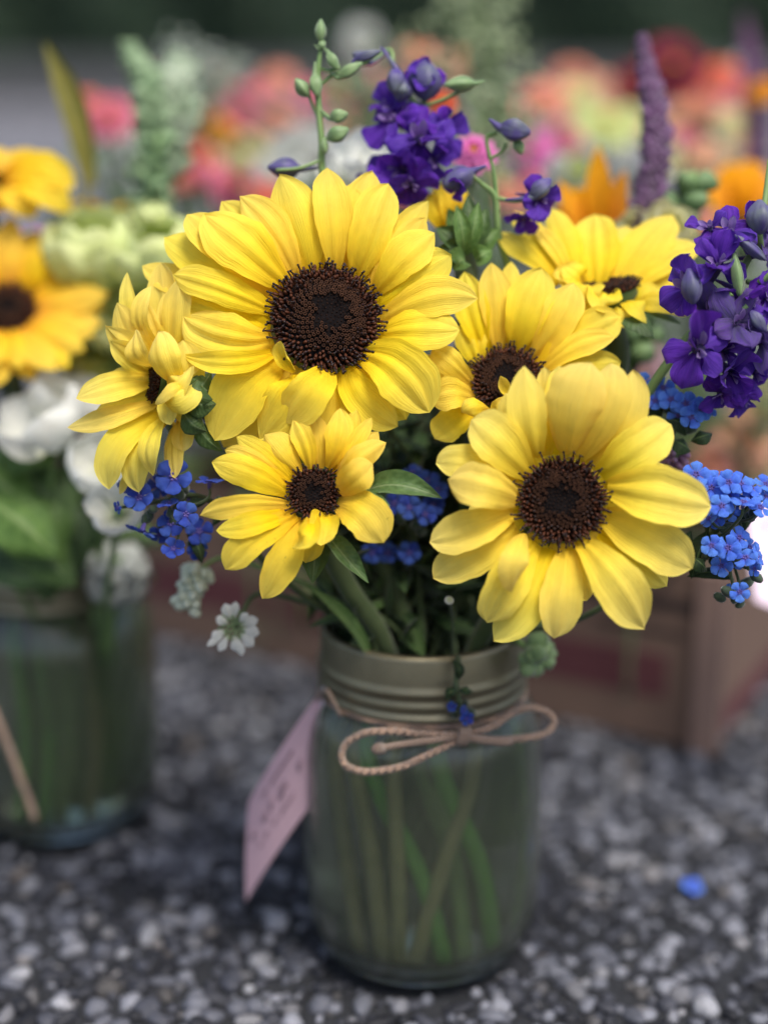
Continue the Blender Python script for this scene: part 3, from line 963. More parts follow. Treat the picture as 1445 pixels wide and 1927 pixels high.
def sunflower(label, c, r, n, petals, mat, mouth, bottom, seed, stem_mat=STM, bracts=9, dh=.20, back=None, extra=None, group='sunflowers of the front bouquet', bl=.03, name='sunflower', dout=1.0, sr=.0042, Nf=None, lean=(0, 0), fill=0, fl=1.3):
    rng = random.Random(seed)
    cx, cy, cd = c
    C = P(cx, cy, cd); n = DIR(*n)
    R = r / FPX * cd
    back = -n if back is None else DIR(*back)
    H = C - n * R * .55
    sp_ = stem_path(H, back, mouth, bottom)
    t = thing(name, sp_[-1], label, 'sunflower', group)
    disc(t, C, n, R, seed, dh, out=dout, N=Nf, lean=lean)
    mb = MB(); tube(mb, sp_, [.0052, sr, sr, sr * .95], 12); mb.build('stem', stem_mat, t)
    # receptacle
    mb = MB()
    a = nrm(np.cross(n, (.1, .2, 1))); b = np.cross(n, a)
    pr_ = [(.98, -.05), (1.02, -.25), (.85, -.5), (.5, -.7), (.25, -.9)]
    ns_ = 24
    V = [C + n * R * z + (a * math.cos(2 * math.pi * k / ns_) + b * math.sin(2 * math.pi * k / ns_)) * R * q for (q, z) in pr_ for k in range(ns_)]
    mb.add(V, [(i * ns_ + k, i * ns_ + (k + 1) % ns_, (i + 1) * ns_ + (k + 1) % ns_, (i + 1) * ns_ + k) for i in range(len(pr_) - 1) for k in range(ns_)])
    mb.build('receptacle', LF2, t)
    for k in range(bracts):
        p = 2 * math.pi * (k + rng.uniform(-.2, .2)) / max(1, bracts)
        e = a * math.cos(p) + b * math.sin(p)
        B = C - n * R * .5 + e * R * .8
        T = B + e * bl * rng.uniform(.7, 1.0) * .8 - n * bl * .35
        mb = MB(); petal(mb, B, T, bl * .42, n, .002, rng.uniform(-.002, .002), -.3, .02, 'leaf', n=12, m=7, ph=1.5)
        mb.build('bract', LF2, t)
    for k in range(fill):
        p = 2 * math.pi * (k + rng.uniform(-.25, .25)) / fill
        e = a * math.cos(p) + b * math.sin(p)
        L_ = fl * R * rng.uniform(.85, 1.1)
        B = C - n * (.0045 + .001 * (k % 2)) + e * R * .86
        mb = MB(); petal(mb, B, B + e * L_ - n * (.006 + L_ * .06), R * .75, n, .002, rng.uniform(-.001, .001), rng.uniform(-.3, .2), .03, 'o', rng.uniform(-.2, .2), rng.uniform(0, 6), 14, 9)
        mb.build('petal', mat, t)
    for i, pt in enumerate(petals):
        tx, ty, wd = pt[:3]
        o = pt[3] if len(pt) > 3 else {}
        lay = o.get('l', i % 2)
        bx, by = o.get('b', (None, None))
        if bx is None:
            v = nrm((tx - cx, ty - cy))
            bx, by = cx + v[0] * r * .9, cy + v[1] * r * .9
        # base on the disc plane
        pb = P(bx, by, cd); ray = nrm(pb - CAM)
        off = (C - pb) @ n / (ray @ n) if abs(ray @ n) > .35 else 0
        off = max(-.012, min(.012, off))
        B = pb + ray * off - n * (.0012 + lay * .0016) - FW * o.get('bz', 0) * .001
        z = o.get('z', None)
        if z is None:
            pt_ = P(tx, ty, cd); r2 = nrm(pt_ - CAM)
            o2 = (C - pt_) @ n / (r2 @ n) if abs(r2 @ n) > .35 else 0
            z = -max(-.02, min(.02, o2 * .7)) * 1000 - 3 - lay * 2.2 + rng.uniform(-1, 1)
        T = P(tx, ty, cd - z * .001)
        hint = nrm(n * .5 + DIR(0, 0, 1) * .7) if 'N' not in o else DIR(*o['N'])
        W = wd / FPX * cd * 1.04
        mid = None
        if 'm' in o:
            mid = P(o['m'][0], o['m'][1], cd - (o['m'][2] if len(o['m']) > 2 else z * .5) * .001)
        mb = MB()
        petal(mb, B, T, W, hint, o.get('a', rng.uniform(1.2, 3.6)) * .001, o.get('s', rng.uniform(-1.2, 1.2)) * .001,
              o.get('c', rng.uniform(-.16, .26)), o.get('p', rng.uniform(.026, .046)), o.get('sh', rng.choice('oob')), o.get('r', rng.uniform(-.22, .22)),
              rng.uniform(0, 6.28), 22, 13, o.get('w', rng.uniform(.01, .055)), o.get('k', 0) * .001, rng.choice((1.0, 1.25, 1.5)), mid)
        mb.build('petal', o.get('mat', mat), t)
    if extra: extra(t)
    return t


def dd(**k): return k


# A: the large one
PA = [
    (526, 329, 98, dd(b=(586, 506), l=1, z=-10, a=5, sh='o', c=-.25)), (616, 315, 78, dd(b=(630, 503), l=0, z=-9, sh='o', a=5)), (701, 322, 72, dd(b=(655, 508), l=2, z=-14)),
    (660, 345, 70, dd(b=(640, 505), l=2, z=-13, sh='b')), (731, 345, 84, dd(b=(672, 516), l=1, z=-8, a=5, sh='b')), (806, 377, 58, dd(b=(697, 530), l=2, z=-10)), (800, 410, 62, dd(b=(700, 540), l=1, z=-7)),
    (818, 438, 78, dd(b=(708, 548), l=0, z=-4, a=5)), (849, 480, 84, dd(b=(714, 570), l=1, z=-4)), (899, 562, 74, dd(b=(718, 596), l=2, z=-6, m=(810, 560))), (865, 620, 82, dd(b=(718, 622), l=1, z=-2, sh='b')),
    (807, 776, 108, dd(b=(680, 662), l=0, z=2, a=5, sh='b', m=(750, 705, 5))), (748, 803, 74, dd(b=(655, 685), l=1, z=0, m=(685, 750, 3))), (764, 790, 70, dd(b=(668, 680), l=2, z=-5)),
    (538, 796, 84, dd(b=(618, 692), l=0, z=5, a=5, sh='b', m=(590, 745, 8))), (490, 826, 88, dd(b=(560, 700), l=1, z=1, sh='o', m=(538, 755, 5))), (404, 829, 104, dd(b=(528, 682), l=1, z=-2, sh='b', m=(462, 735, 4))),
    (421, 842, 96, dd(b=(545, 690), l=2, z=-12)), (340, 667, 46, dd(b=(512, 664), l=0, z=3, m=(430, 690, 6), sh='l')), (345, 596, 90, dd(b=(508, 632), l=1, z=-2, sh='b', p=.06, m=(425, 640, 2))),
    (339, 560, 80, dd(b=(508, 615), l=2, z=-6, sh='b', p=.05)), (326, 517, 66, dd(b=(514, 580), l=1, z=-4, p=.05, sh='b', m=(415, 540, 1))), (352, 403, 72, dd(b=(528, 552), l=1, z=-8, m=(420, 470))), (386, 405, 102, dd(b=(540, 534), l=0, z=-6, a=5, m=(455, 472, 0), sh='b')),
    (451, 369, 72, dd(b=(558, 516), l=0, z=-8, m=(512, 430, -3))), (417, 378, 82, dd(b=(550, 520), l=2, z=-14)), (310, 446, 86, dd(b=(500, 545), l=2, z=-15, sh='b')), (268, 500, 62, dd(b=(480, 575), l=2, z=-18, sh='b')),
    (528, 641, 32, dd(b=(556, 698), l=0, z=13, bz=3, a=-3, sh='b', c=.9, N=(-.5, .2, .8), m=(534, 678, 12))),
    (700, 745, 60, dd(b=(645, 690), l=2, z=-6)), (600, 760, 60, dd(b=(600, 700), l=2, z=-8)),
    (760, 500, 50, dd(b=(700, 550), l=2, z=-9)),
]
sunflower('largest sunflower, topmost of the front bouquet, with a wide dark brown disc', (612, 600, .592), 101, (.12, .26, .95), PA, Y1, (-.006, -.012), (.02, .01), 11, lean=(.18, .13), fill=20, fl=1.25)

# B: on the left, seen from its side
PB = [
    (208, 640, 50, dd(b=(285, 705), z=10, l=0, sh='o')), (214, 590, 56, dd(b=(286, 695), z=4, l=2, sh='b')), (262, 560, 50, dd(b=(298, 670), z=2, l=2)), (256, 620, 46, dd(b=(296, 690), z=12, l=0, m=(268, 660, 13))), (200, 715, 50, dd(b=(284, 712), z=4, l=2, sh='b')),
    (318, 545, 60, dd(b=(322, 690), z=0, l=2, sh='b')), (352, 560, 50, dd(b=(335, 690), z=-2, l=2)), (190, 880, 44, dd(b=(292, 780), z=-2, l=2, sh='b')), (330, 900, 46, dd(b=(326, 790), z=4, l=1, sh='b')), (180, 775, 40, dd(b=(286, 735), z=5, l=2)),
    (240, 511, 36, dd(b=(296, 640), z=4, m=(258, 590, 4), l=0)), (303, 493, 70, dd(b=(312, 660), z=-4, l=2, sh='b')), (338, 524, 62, dd(b=(318, 680), z=6, l=1, sh='b', N=(-.3, .2, .9))), (221, 569, 60, dd(b=(288, 690), z=6, l=1)),
    (199, 612, 62, dd(b=(284, 695), z=9, l=0, sh='l')), (286, 538, 36, dd(b=(302, 660), z=8, l=1, m=(270, 600, 8))), (144, 750, 62, dd(b=(286, 715), z=8, l=0, sh='o', a=4)), (127, 804, 42, dd(b=(290, 752), z=2, l=1, sh='o', m=(220, 790, 4))),
    (206, 921, 62, dd(b=(298, 780), z=2, l=1, m=(225, 840, 4), sh='b')), (262, 926, 58, dd(b=(305, 790), z=3, l=0, sh='b', m=(268, 860, 5))), (290, 894, 50, dd(b=(322, 770), z=10, l=0, m=(292, 840, 12))), (236, 838, 50, dd(b=(300, 770), z=-4, l=2)),
    (225, 930, 22, dd(b=(262, 860), z=-2, l=2)),
    (300, 624, 66, dd(b=(345, 735), z=16, bz=8, l=0, sh='b', a=4, m=(318, 670, 18), N=(-.35, .1, .9), c=-.5)), (344, 640, 60, dd(b=(352, 745), z=12, bz=6, l=1, sh='b', N=(.2, .1, .95))), (360, 690, 60, dd(b=(312, 740), z=14, bz=6, l=1, sh='b', m=(338, 720, 17))),
    (372, 720, 66, dd(b=(308, 740), z=12, bz=6, l=0, sh='b', m=(340, 745, 17), c=-.6)), (292, 760, 34, dd(b=(350, 735), z=17, bz=8, l=0, m=(322, 738, 19), sh='b', c=-.8)), (322, 800, 48, dd(b=(330, 745), z=14, bz=8, l=1, sh='b')),
    (345, 850, 50, dd(b=(330, 770), z=6, l=2, sh='b')), (262, 600, 60, dd(b=(300, 690), z=0, l=2)), (330, 590, 60, dd(b=(320, 690), z=-8, l=2)),
]


def extraB(t):
    for (b, tp, w_, zz, N_) in (((352, 745), (398, 700), 46, .590, (.4, .2, .9)), ((350, 755), (408, 760), 52, .586, (.4, 0, .9)), ((345, 775), (390, 812), 48, .588, (.3, -.3, .9)), ((340, 700), (330, 608), 26, .600, (.5, .2, .8)),
                             ((352, 740), (372, 690), 34, .592, (.4, .3, .9)), ((365, 790), (420, 850), 40, .597, (.2, -.2, .9)), ((350, 730), (392, 735), 50, .585, (.5, .1, .9))):
        mb = MB(); petal(mb, P(b[0], b[1], zz), P(tp[0], tp[1], zz + .002), w_ / 5000, DIR(*N_), .003, .001, -.4, .03, 'leaf', n=14, m=9)
        mb.build('bract', LF2, t)


sunflower('sunflower facing left at the left side of the front bouquet, disc only an edge', (290, 716, .600), 40, (-.90, .10, .42), PB, Y2, (-.024, -.004), (.024, .004), 12, bracts=4, dh=.3, back=(.75, -.55, -.3), extra=extraB, dout=.9, Nf=240, fill=14, fl=1.6)

# C: small one in the middle below
PC = [
    (672, 770, 42, dd(b=(625, 885), l=1, z=-5)), (699, 786, 30, dd(b=(634, 890), l=0, z=-3, m=(672, 835))), (726, 832, 52, dd(b=(638, 905), l=0, z=2, m=(672, 862, 6), sh='b', c=-.5)), (702, 873, 60, dd(b=(636, 928), l=0, z=8, m=(672, 896, 8), sh='b')),
    (722, 1022, 86, dd(b=(634, 946), l=0, z=8, m=(682, 970, 8), sh='b')), (604, 1028, 56, dd(b=(622, 964), l=0, z=9, sh='b', c=.5, w=.12)), (552, 1034, 40, dd(b=(584, 966), l=1, z=10, c=.7, w=.12, m=(575, 1010, 12))), (494, 1127, 66, dd(b=(566, 972), l=1, z=1, m=(540, 1055, 4), sh='o')),
    (424, 1072, 64, dd(b=(558, 968), l=0, z=3, m=(478, 1015, 6), sh='b')), (407, 998, 44, dd(b=(552, 962), l=1, z=4, m=(478, 985, 6))), (376, 970, 44, dd(b=(548, 950), l=0, z=1, m=(458, 947, 3))), (400, 870, 58, dd(b=(545, 930), l=0, z=-1, m=(468, 895, 2), sh='b')),
    (423, 847, 44, dd(b=(548, 912), l=1, z=-3, m=(482, 870))), (445, 822, 42, dd(b=(552, 905), l=0, z=-2, m=(498, 858))), (498, 818, 72, dd(b=(566, 890), l=1, z=-4, m=(532, 850), c=-.4)), (552, 790, 44, dd(b=(584, 884), l=0, z=-3, m=(578, 830))),
    (595, 778, 42, dd(b=(604, 880), l=1, z=-4)), (640, 768, 52, dd(b=(618, 880), l=0, z=-4, m=(638, 825, 0))), (655, 800, 46, dd(b=(628, 888), l=2, z=-7)), (712, 812, 44, dd(b=(640, 900), l=2, z=-7)), (575, 1060, 50, dd(b=(590, 970), l=2, z=-4)), (455, 1010, 40, dd(b=(548, 960), l=2, z=-6)),
]


def extraC(t):
    mb = MB(); petal(mb, P(682, 928, .590), P(832, 938, .580), 58 / 5000, DIR(.1, .5, .85), .006, -.001, .5, .02, 'leaf', n=20, m=11)
    mb.build('leaf', LF2, t)
    mb = MB(); petal(mb, P(672, 930, .586), P(735, 953, .578), 24 / 5000, DIR(.1, .5, .85), .003, 0, .3, .02, 'leaf', n=12, m=7)
    mb.build('bract', LF2, t)
    mb = MB(); petal(mb, P(612, 1005, .588), P(694, 1098, .580), 46 / 5000, DIR(.4, .3, .85), .004, .002, .6, .02, 'leaf', n=16, m=9)
    mb.build('bract', LF2, t)
    mb = MB(); petal(mb, P(600, 990, .595), P(588, 1098, .588), 62 / 5000, DIR(0, .3, .9), .003, 0, .4, .02, 'leaf', n=16, m=9)
    mb.build('bract', LF2, t)


sunflower('small sunflower with narrow curled petals, below the largest sunflower', (590, 927, .582), 46, (.10, .10, .98), PC, Y3, (-.016, -.022), (.008, .026), 13, bracts=6, bl=.022, extra=extraC)

# D: large one at lower right
PD = [
    (1262, 798, 84, dd(b=(1130, 892), l=1, z=0, m=(1200, 840, 4), sh='b')), (1337, 953, 104, dd(b=(1142, 918), l=0, z=3, a=5, m=(1240, 938, 7), sh='b')), (1301, 1070, 92, dd(b=(1134, 972), l=1, z=-1, m=(1225, 1018, 3), sh='b')), (1212, 1184, 94, dd(b=(1092, 1020), l=0, z=3, a=5, m=(1162, 1095, 7), sh='o')),
    (1042, 1202, 80, dd(b=(1066, 1035), l=1, z=0, m=(1058, 1120, 3), sh='b')), (929, 1206, 78, dd(b=(1036, 1032), l=2, z=-4, m=(990, 1125), sh='b')), (916, 1172, 82, dd(b=(1008, 1020), l=1, z=1, m=(950, 1100, 4), sh='b')), (962, 1114, 56, dd(b=(988, 1005), l=0, z=12, a=5, m=(968, 1060, 14), sh='b', c=-.5)),
    (816, 1088, 80, dd(b=(975, 995), l=2, z=-4, m=(890, 1040), sh='b')), (809, 1020, 74, dd(b=(968, 965), l=1, z=0, m=(882, 992, 3), sh='b')), (842, 902, 82, dd(b=(975, 940), l=0, z=6, a=5, m=(905, 914, 9), sh='b')), (821, 872, 66, dd(b=(975, 905), l=2, z=-2, m=(885, 870), sh='b')),
    (886, 790, 90, dd(b=(998, 892), l=1, z=3, m=(938, 832, 6), sh='b')), (986, 688, 74, dd(b=(1012, 862), l=1, z=6, m=(990, 790, 4))), (1024, 690, 50, dd(b=(1030, 855), l=2, z=1, sh='b')), (1052, 688, 60, dd(b=(1040, 852), l=2, z=3, sh='b')),
    (1112, 682, 118, dd(b=(1066, 852), l=0, z=13, a=3, m=(1090, 765, 8), sh='b', c=-.45, p=.045)), (1150, 683, 74, dd(b=(1092, 860), l=1, z=8, m=(1142, 770, 7), sh='b')), (1190, 696, 66, dd(b=(1112, 872), l=2, z=3, m=(1178, 790), sh='b')),
    (1254, 1104, 66, dd(b=(1130, 1000), l=2, z=-9, sh='b')), (1262, 885, 50, dd(b=(1138, 915), l=2, z=-7, sh='b')), (1105, 1130, 50, dd(b=(1075, 1030), l=2, z=-7)), (1000, 1180, 50, dd(b=(1030, 1030), l=2, z=-9)),
    (1165, 740, 66, dd(b=(1100, 870), l=2, z=0, sh='b')), (950, 740, 66, dd(b=(1010, 880), l=2, z=-1, sh='b')), (880, 960, 60, dd(b=(975, 960), l=2, z=-5)), (1230, 1000, 60, dd(b=(1140, 960), l=2, z=-6)),
]
sunflower('large pale yellow sunflower facing us, lowest in the front bouquet', (1057, 943, .572), 78, (-.04, .06, 1), PD, Y2, (.022, -.02), (-.018, .012), 14, lean=(-.05, .05), fill=20, fl=1.35)

# E: behind D
PE = [
    (874, 511, 64, dd(b=(912, 660), l=1, z=-8)), (924, 494, 62, dd(b=(936, 652), l=0, z=-6)), (962, 492, 46, dd(b=(950, 650), l=2, z=-12)), (1019, 505, 86, dd(b=(968, 652), l=0, z=-5, a=5, sh='b')), (1079, 532, 74, dd(b=(1000, 668), l=1, z=-3, m=(1052, 600))),
    (1167, 596, 78, dd(b=(1015, 685), l=1, z=-5, m=(1095, 628), sh='b')), (1157, 634, 50, dd(b=(1020, 695), l=0, z=-1, m=(1090, 650))), (1167, 682, 66, dd(b=(1020, 712), l=1, z=-4, sh='b')), (812, 658, 52, dd(b=(890, 722), l=0, z=3, m=(846, 680, 6))),
    (772, 672, 62, dd(b=(888, 728), l=2, z=-3, m=(822, 710), sh='b')), (808, 752, 60, dd(b=(892, 746), l=0, z=6, sh='b', m=(850, 748, 9))), (868, 776, 40, dd(b=(918, 768), l=0, z=12, bz=3, sh='b', m=(890, 772, 13), c=-.6)), (962, 745, 32, dd(b=(925, 775), l=0, z=12, bz=2, m=(940, 768, 12), c=.5)),
    (818, 826, 62, dd(b=(888, 770), l=1, z=2, sh='b')), (941, 707, 24, dd(b=(962, 748), l=0, z=12, bz=4, a=-1, c=.6)), (905, 560, 60, dd(b=(925, 655), l=2, z=-12)), (1060, 570, 60, dd(b=(990, 660), l=2, z=-9)), (880, 600, 60, dd(b=(902, 680), l=2, z=-8)), (1110, 560, 66, dd(b=(1010, 670), l=2, z=-11)),
]
sunflower('sunflower between the largest one and the pale one, petals raised behind its disc', (952, 712, .606), 63, (-.12, .42, .88), PE, Y1, (.016, .004), (-.028, -.012), 15, lean=(0, .1), fill=16, fl=.9)

# F: upper right, seen almost edge on from the front
PF = [
    (968, 397, 52, dd(b=(1060, 505), l=2, z=-14, sh='b')), (937, 438, 46, dd(b=(1050, 522), l=1, z=-6, m=(985, 475))), (1035, 391, 54, dd(b=(1085, 518), l=1, z=-16)), (1002, 423, 40, dd(b=(1070, 520), l=0, z=-8)), (1120, 403, 88, dd(b=(1122, 532), l=0, z=-16, sh='b')), (1266, 404, 92, dd(b=(1150, 545), l=1, z=-14, m=(1212, 475), sh='b')),
    (1180, 425, 70, dd(b=(1140, 538), l=2, z=-20, sh='b')), (1316, 462, 66, dd(b=(1165, 553), l=1, z=-9, m=(1240, 495))), (1292, 500, 56, dd(b=(1170, 560), l=2, z=-8)), (1070, 440, 60, dd(b=(1100, 525), l=2, z=-18)),
    (1296, 592, 46, dd(b=(1182, 572), l=1, z=6, m=(1230, 572, 8))), (1245, 545, 50, dd(b=(1175, 565), l=1, z=4)), (1172, 617, 60, dd(b=(1150, 575), l=1, z=14, m=(1160, 592, 13), N=(0, .7, .7))), (1220, 612, 46, dd(b=(1165, 570), l=0, z=12, m=(1195, 585, 13), N=(0, .8, .6))),
    (1100, 572, 66, dd(b=(1105, 535), l=0, z=13, m=(1102, 545, 13), N=(0, .8, .6), w=.08, sh='b', c=.25, a=1.5)), (1060, 500, 56, dd(b=(1092, 530), l=0, z=4, sh='b', w=.1)), (1040, 515, 50, dd(b=(1095, 532), l=1, z=6, w=.1)), (1062, 548, 60, dd(b=(1095, 535), l=1, z=10, w=.1, N=(0, .8, .6), sh='b')),
    (1136, 590, 66, dd(b=(1130, 548), l=0, z=16, m=(1132, 560, 15), N=(0, .8, .6), w=.08, sh='b', c=.25, a=1.5)), (1090, 610, 60, dd(b=(1110, 555), l=1, z=12, N=(0, .6, .8), sh='b')),
]
sunflower('sunflower opening upwards at the upper right of the front bouquet', (1136, 543, .628), 62, (-.15, .90, .30), PF, Y1, (.026, .014), (-.02, -.02), 16, dh=.25, Nf=500)

# G: half open one seen from behind near the top
PG = [(822, 345, 40, dd(z=-4, b=(850, 440), sh='b')), (858, 350, 44, dd(z=2, b=(862, 440), sh='b')), (800, 365, 40, dd(z=-3, b=(842, 440), sh='b')), (838, 342, 40, dd(z=3, b=(855, 440), sh='b')), (884, 372, 30, dd(z=-4, b=(872, 440)))]


def extraG(t):
    for (b, tp, w_, d_) in (((868, 470), (842, 392), 44, .628), ((872, 480), (820, 428), 48, .624), ((880, 470), (880, 366), 42, .626), ((884, 472), (915, 392), 46, .628), ((870, 490), (822, 470), 50, .622), ((890, 480), (938, 430), 46, .630),
                           ((895, 490), (925, 470), 44, .622), ((878, 480), (900, 380), 36, .622), ((872, 476), (858, 386), 36, .620), ((876, 492), (852, 508), 50, .620)):
        mb = MB(); petal(mb, P(b[0], b[1], d_), P(tp[0], tp[1], d_ - .002), w_ / 4800, DIR(0, .2, 1), .004, .0005, .5, .03, 'leaf', n=14, m=9)
        mb.build('bract', LF3 if rng.random() < .75 else LF2, t)


sunflower('half open sunflower behind, back turned, with big green bracts under yellow petals', (868, 445, .640), 26, (-.2, .75, -.55), PG, YO, (.008, .02), (.012, -.026), 17, bracts=0, extra=extraG, back=(.05, -1, 0), Nf=60)

# orange flowers standing behind, seen from the side
PO = [(1050, 338, 44, dd(z=0, b=(1100, 455), sh='l')), (1086, 350, 40, dd(z=-4, b=(1106, 455), sh='l')), (1124, 272, 50, dd(z=2, b=(1118, 450), sh='l')), (1176, 318, 44, dd(z=0, b=(1134, 455), sh='l')), (1182, 375, 46, dd(z=-3, b=(1142, 460), sh='b')), (1096, 352, 40, dd(z=-10, b=(1110, 450))), (1150, 358, 40, dd(z=-9, b=(1126, 450))), (1045, 385, 44, dd(z=-3, b=(1094, 462)))]
sunflower('orange sunflower behind, left of the purple spike, its petals pointing up', (1118, 470, .745), 26, (0, .95, .2), PO, ORG, (.012, .028), (.0, -.03), 171, bracts=8, back=(0, -1, 0), Nf=80, group='orange sunflowers seen behind')
PO2 = [(1330, 330, 50, dd(z=0, b=(1368, 405), sh='b')), (1372, 305, 48, dd(z=-4, b=(1380, 400), sh='b')), (1410, 300, 50, dd(z=2, b=(1395, 400))), (1446, 330, 54, dd(z=0, b=(1405, 405), sh='b')), (1352, 318, 44, dd(z=-9, b=(1376, 402))), (1430, 305, 46, dd(z=-8, b=(1398, 402)))]
sunflower('dull orange sunflower behind at the right, above the larkspur', (1388, 415, .86), 24, (0, .95, .2), PO2, ORG, (.028, .02), (.0, -.03), 172, bracts=6, back=(0, -1, 0), Nf=80, group='orange sunflowers seen behind')

# ---------------------------------------------------------------- small flower templates (unit size, facing +Z)
def tmpl(fn, name, mat):
    mb = MB(); fn(mb); return mb.mesh(name, mat)


def upetal(shape, L, w, arch, cup, tip_z, pleat=.02, ph=0, n=9, m=7, wave=0, b=.08, curl=0):
    def f(mb): petal(mb, (0, b, 0), (0, L, tip_z), w, (0, 0, 1), arch, 0, cup, pleat, shape, 0, ph, n, m, wave, curl)
    return f


FM_P = {m: [tmpl(upetal('r', 1, .92, .05, -.3, .10, .04, p, wave=.07, b=.12), 'petal', mt) for p in (0, 2)] for m, mt in (('b', BLU), ('d', BLU2))}


def fm_center(mb):
    for k in range(5):
        a = k * 1.2566 + .6
        ball(mb, (.17 * math.sin(a), .17 * math.cos(a), .08), .085, (0, 0, 1), 1.0, 6, 4)
    tube(mb, [(0, 0, -.45), (0, 0, -.1), (0, 0, .02)], [.10, .16, .22], 8)


FM_C = tmpl(fm_center, 'flower', plain('blue flower eye', (.05, .04, .22), (.16, .12, .40), 200, .6))
SEPAL_M = tmpl(upetal('leaf', .55, .3, .02, -.2, -.25), 'sepal', SEP)


def forget(t, c, n, s, tw, m, rng, miss=()):
    """five-petalled blue flower: part > petals"""
    o = inst(FM_C, 'flower', t, frame(c, n, tw, s * rng.uniform(.94, 1.08)))
    for k in range(5):
        if k in miss: continue
        M = Matrix.Rotation(k * 1.2566 + rng.uniform(-.08, .08), 4, 'Z') @ Matrix.Rotation(rng.uniform(-.12, .22), 4, 'X')
        inst(rng.choice(FM_P[m]), 'petal', o, M, world=False)
    return o


def forget_spray(label, stem, flowers, m, seed, buds=12, d0=.60, group='blue forget-me-not sprays in the front bouquet', leafs=(), shade=None):
    rng = random.Random(seed)
    pts = [P(*q) if not isinstance(q, np.ndarray) else q for q in stem]
    path = catmull(pts, 6)
    t = thing('forget_me_not', path[0], label, 'flower', group)
    mb = MB(); tube(mb, path, [.0014, .0012, .0009], 7)
    end = path[-1]
    heads = []
    for (x, y, d, r, n) in flowers:
        c = P(x, y, d); nn_ = DIR(*n)
        bp_ = path[max(0, len(path) - 1 - rng.randrange(1, 8))]
        back = c - nn_ * .006
        tube(mb, catmull([bp_, .5 * (bp_ + back) - nn_ * .003, back, c - nn_ * .001], 4), .0006, 5)
        heads.append((c, nn_))
    mb.build('stem', STM, t)
    for (x, y, d, r, n) in flowers:
        c = P(x, y, d); nn_ = DIR(*n)
        forget(t, c, nn_, r / FPX * d, rng.uniform(0, 6.28), m, rng)
    mb = MB()
    for k in range(buds):
        c, nn_ = rng.choice(heads)
        q = c - nn_ * rng.uniform(.005, .010) +   .0020 * np.array([rng.gauss(0, 1) for _ in range(3)])
        q = q + FW * .003
        ball(mb, q, rng.uniform(.0013, .0024), nrm(nn_ + .6 * np.array([rng.gauss(0, 1) for _ in range(3)])), 1.5, 7, 5, rng, .1)
    o = mb.build('buds', SEP, t); o['kind'] = 'stuff'
    for (b, tp, w_, d_) in leafs:
        mb = MB(); petal(mb, P(b[0], b[1], d_), P(tp[0], tp[1], d_), w_ / 5000, DIR(.1, .4, .9), .003, .001, -.4, .03, 'leaf', n=12, m=7)
        mb.build('leaf', LF, t)
    return t


J0 = RIM + np.array((-.02, -.012, 0))
forget_spray('deep blue forget-me-not spray under the left-facing sunflower', [J0, (520, 1080, .63), (420, 960, .62), (350, 930, .61), (300, 950, .607)],
             [(328, 898, .597, 36, (-.1, .2, 1)), (263, 937, .600, 30, (-.2, .3, .9)), (350, 968, .594, 27, (.3, .1, .9)), (322, 985, .604, 30, (-.1, .3, .8)), (327, 1033, .600, 25, (.1, .5, .8)), (222, 955, .603, 14, (-.8, -.1, .6)),
              (395, 908, .602, 28, (.1, .97, .15)), (268, 998, .606, 32, (-.3, -.93, .05)), (318, 948, .600, 22, (-.1, .9, .4)), (375, 1000, .610, 28, (.2, .2, .9)), (245, 910, .610, 24, (-.2, .6, .6)), (300, 1005, .612, 22, (0, -.6, .7)),
              (372, 1035, .612, 22, (.3, -.3, .8)), (300, 915, .612, 24, (0, .2, 1)), (352, 940, .612, 22, (.2, .4, .8))], 'd', 21, 24,
             leafs=(((400, 990), (430, 930), 22, .61), ((350, 950), (395, 940), 24, .612), ((380, 1060), (350, 1000), 26, .612)))
J1 = RIM + np.array((.03, 0, 0))
fr = [(1309, 893, .581, 26, (-.05, .35, .9)), (1370, 908, .583, 26, (.1, .2, 1)), (1338, 918, .585, 24, (-.2, .3, .9)), (1357, 952, .580, 25, (.1, .3, .95)), (1392, 910, .588, 25, (.2, .6, .8)), (1412, 918, .590, 24, (.3, .6, .7)), (1398, 946, .581, 30, (.1, .9, .4)),
      (1430, 955, .582, 24, (.3, .6, .7)), (1338, 1027, .579, 23, (-.1, .15, 1)), (1369, 1031, .580, 25, (.1, .1, 1)), (1356, 1064, .585, 25, (0, -.2, .95)), (1390, 1012, .585, 22, (.3, .3, .8)), (1402, 1050, .581, 24, (-.3, .7, .6)), (1424, 1045, .583, 22, (.8, .2, .5)),
      (1391, 1114, .579, 22, (.1, 0, 1)), (1334, 976, .586, 22, (-.6, .5, .5)), (1440, 912, .595, 24, (.2, .7, .6)), (1330, 895, .590, 20, (.2, .7, .6)), (1372, 934, .588, 20, (0, .5, .9)), (1376, 1112, .590, 16, (-.6, 0, .6)), (1350, 905, .592, 24, (0, .5, .9)), (1418, 1070, .586, 18, (.5, -.1, .8)), (1410, 1030, .592, 20, (.3, .3, .9)), (1350, 938, .590, 24, (.2, .3, .9)), (1322, 920, .592, 20, (-.5, .3, .8)), (1382, 925, .592, 24, (.1, .6, .8)), (1414, 938, .590, 22, (.3, .7, .6)), (1345, 978, .590, 20, (-.2, .1, .9)), (1372, 962, .592, 22, (.2, .2, .9)), (1385, 1050, .592, 22, (.2, 0, .9)), (1440, 935, .594, 22, (.4, .5, .7))]
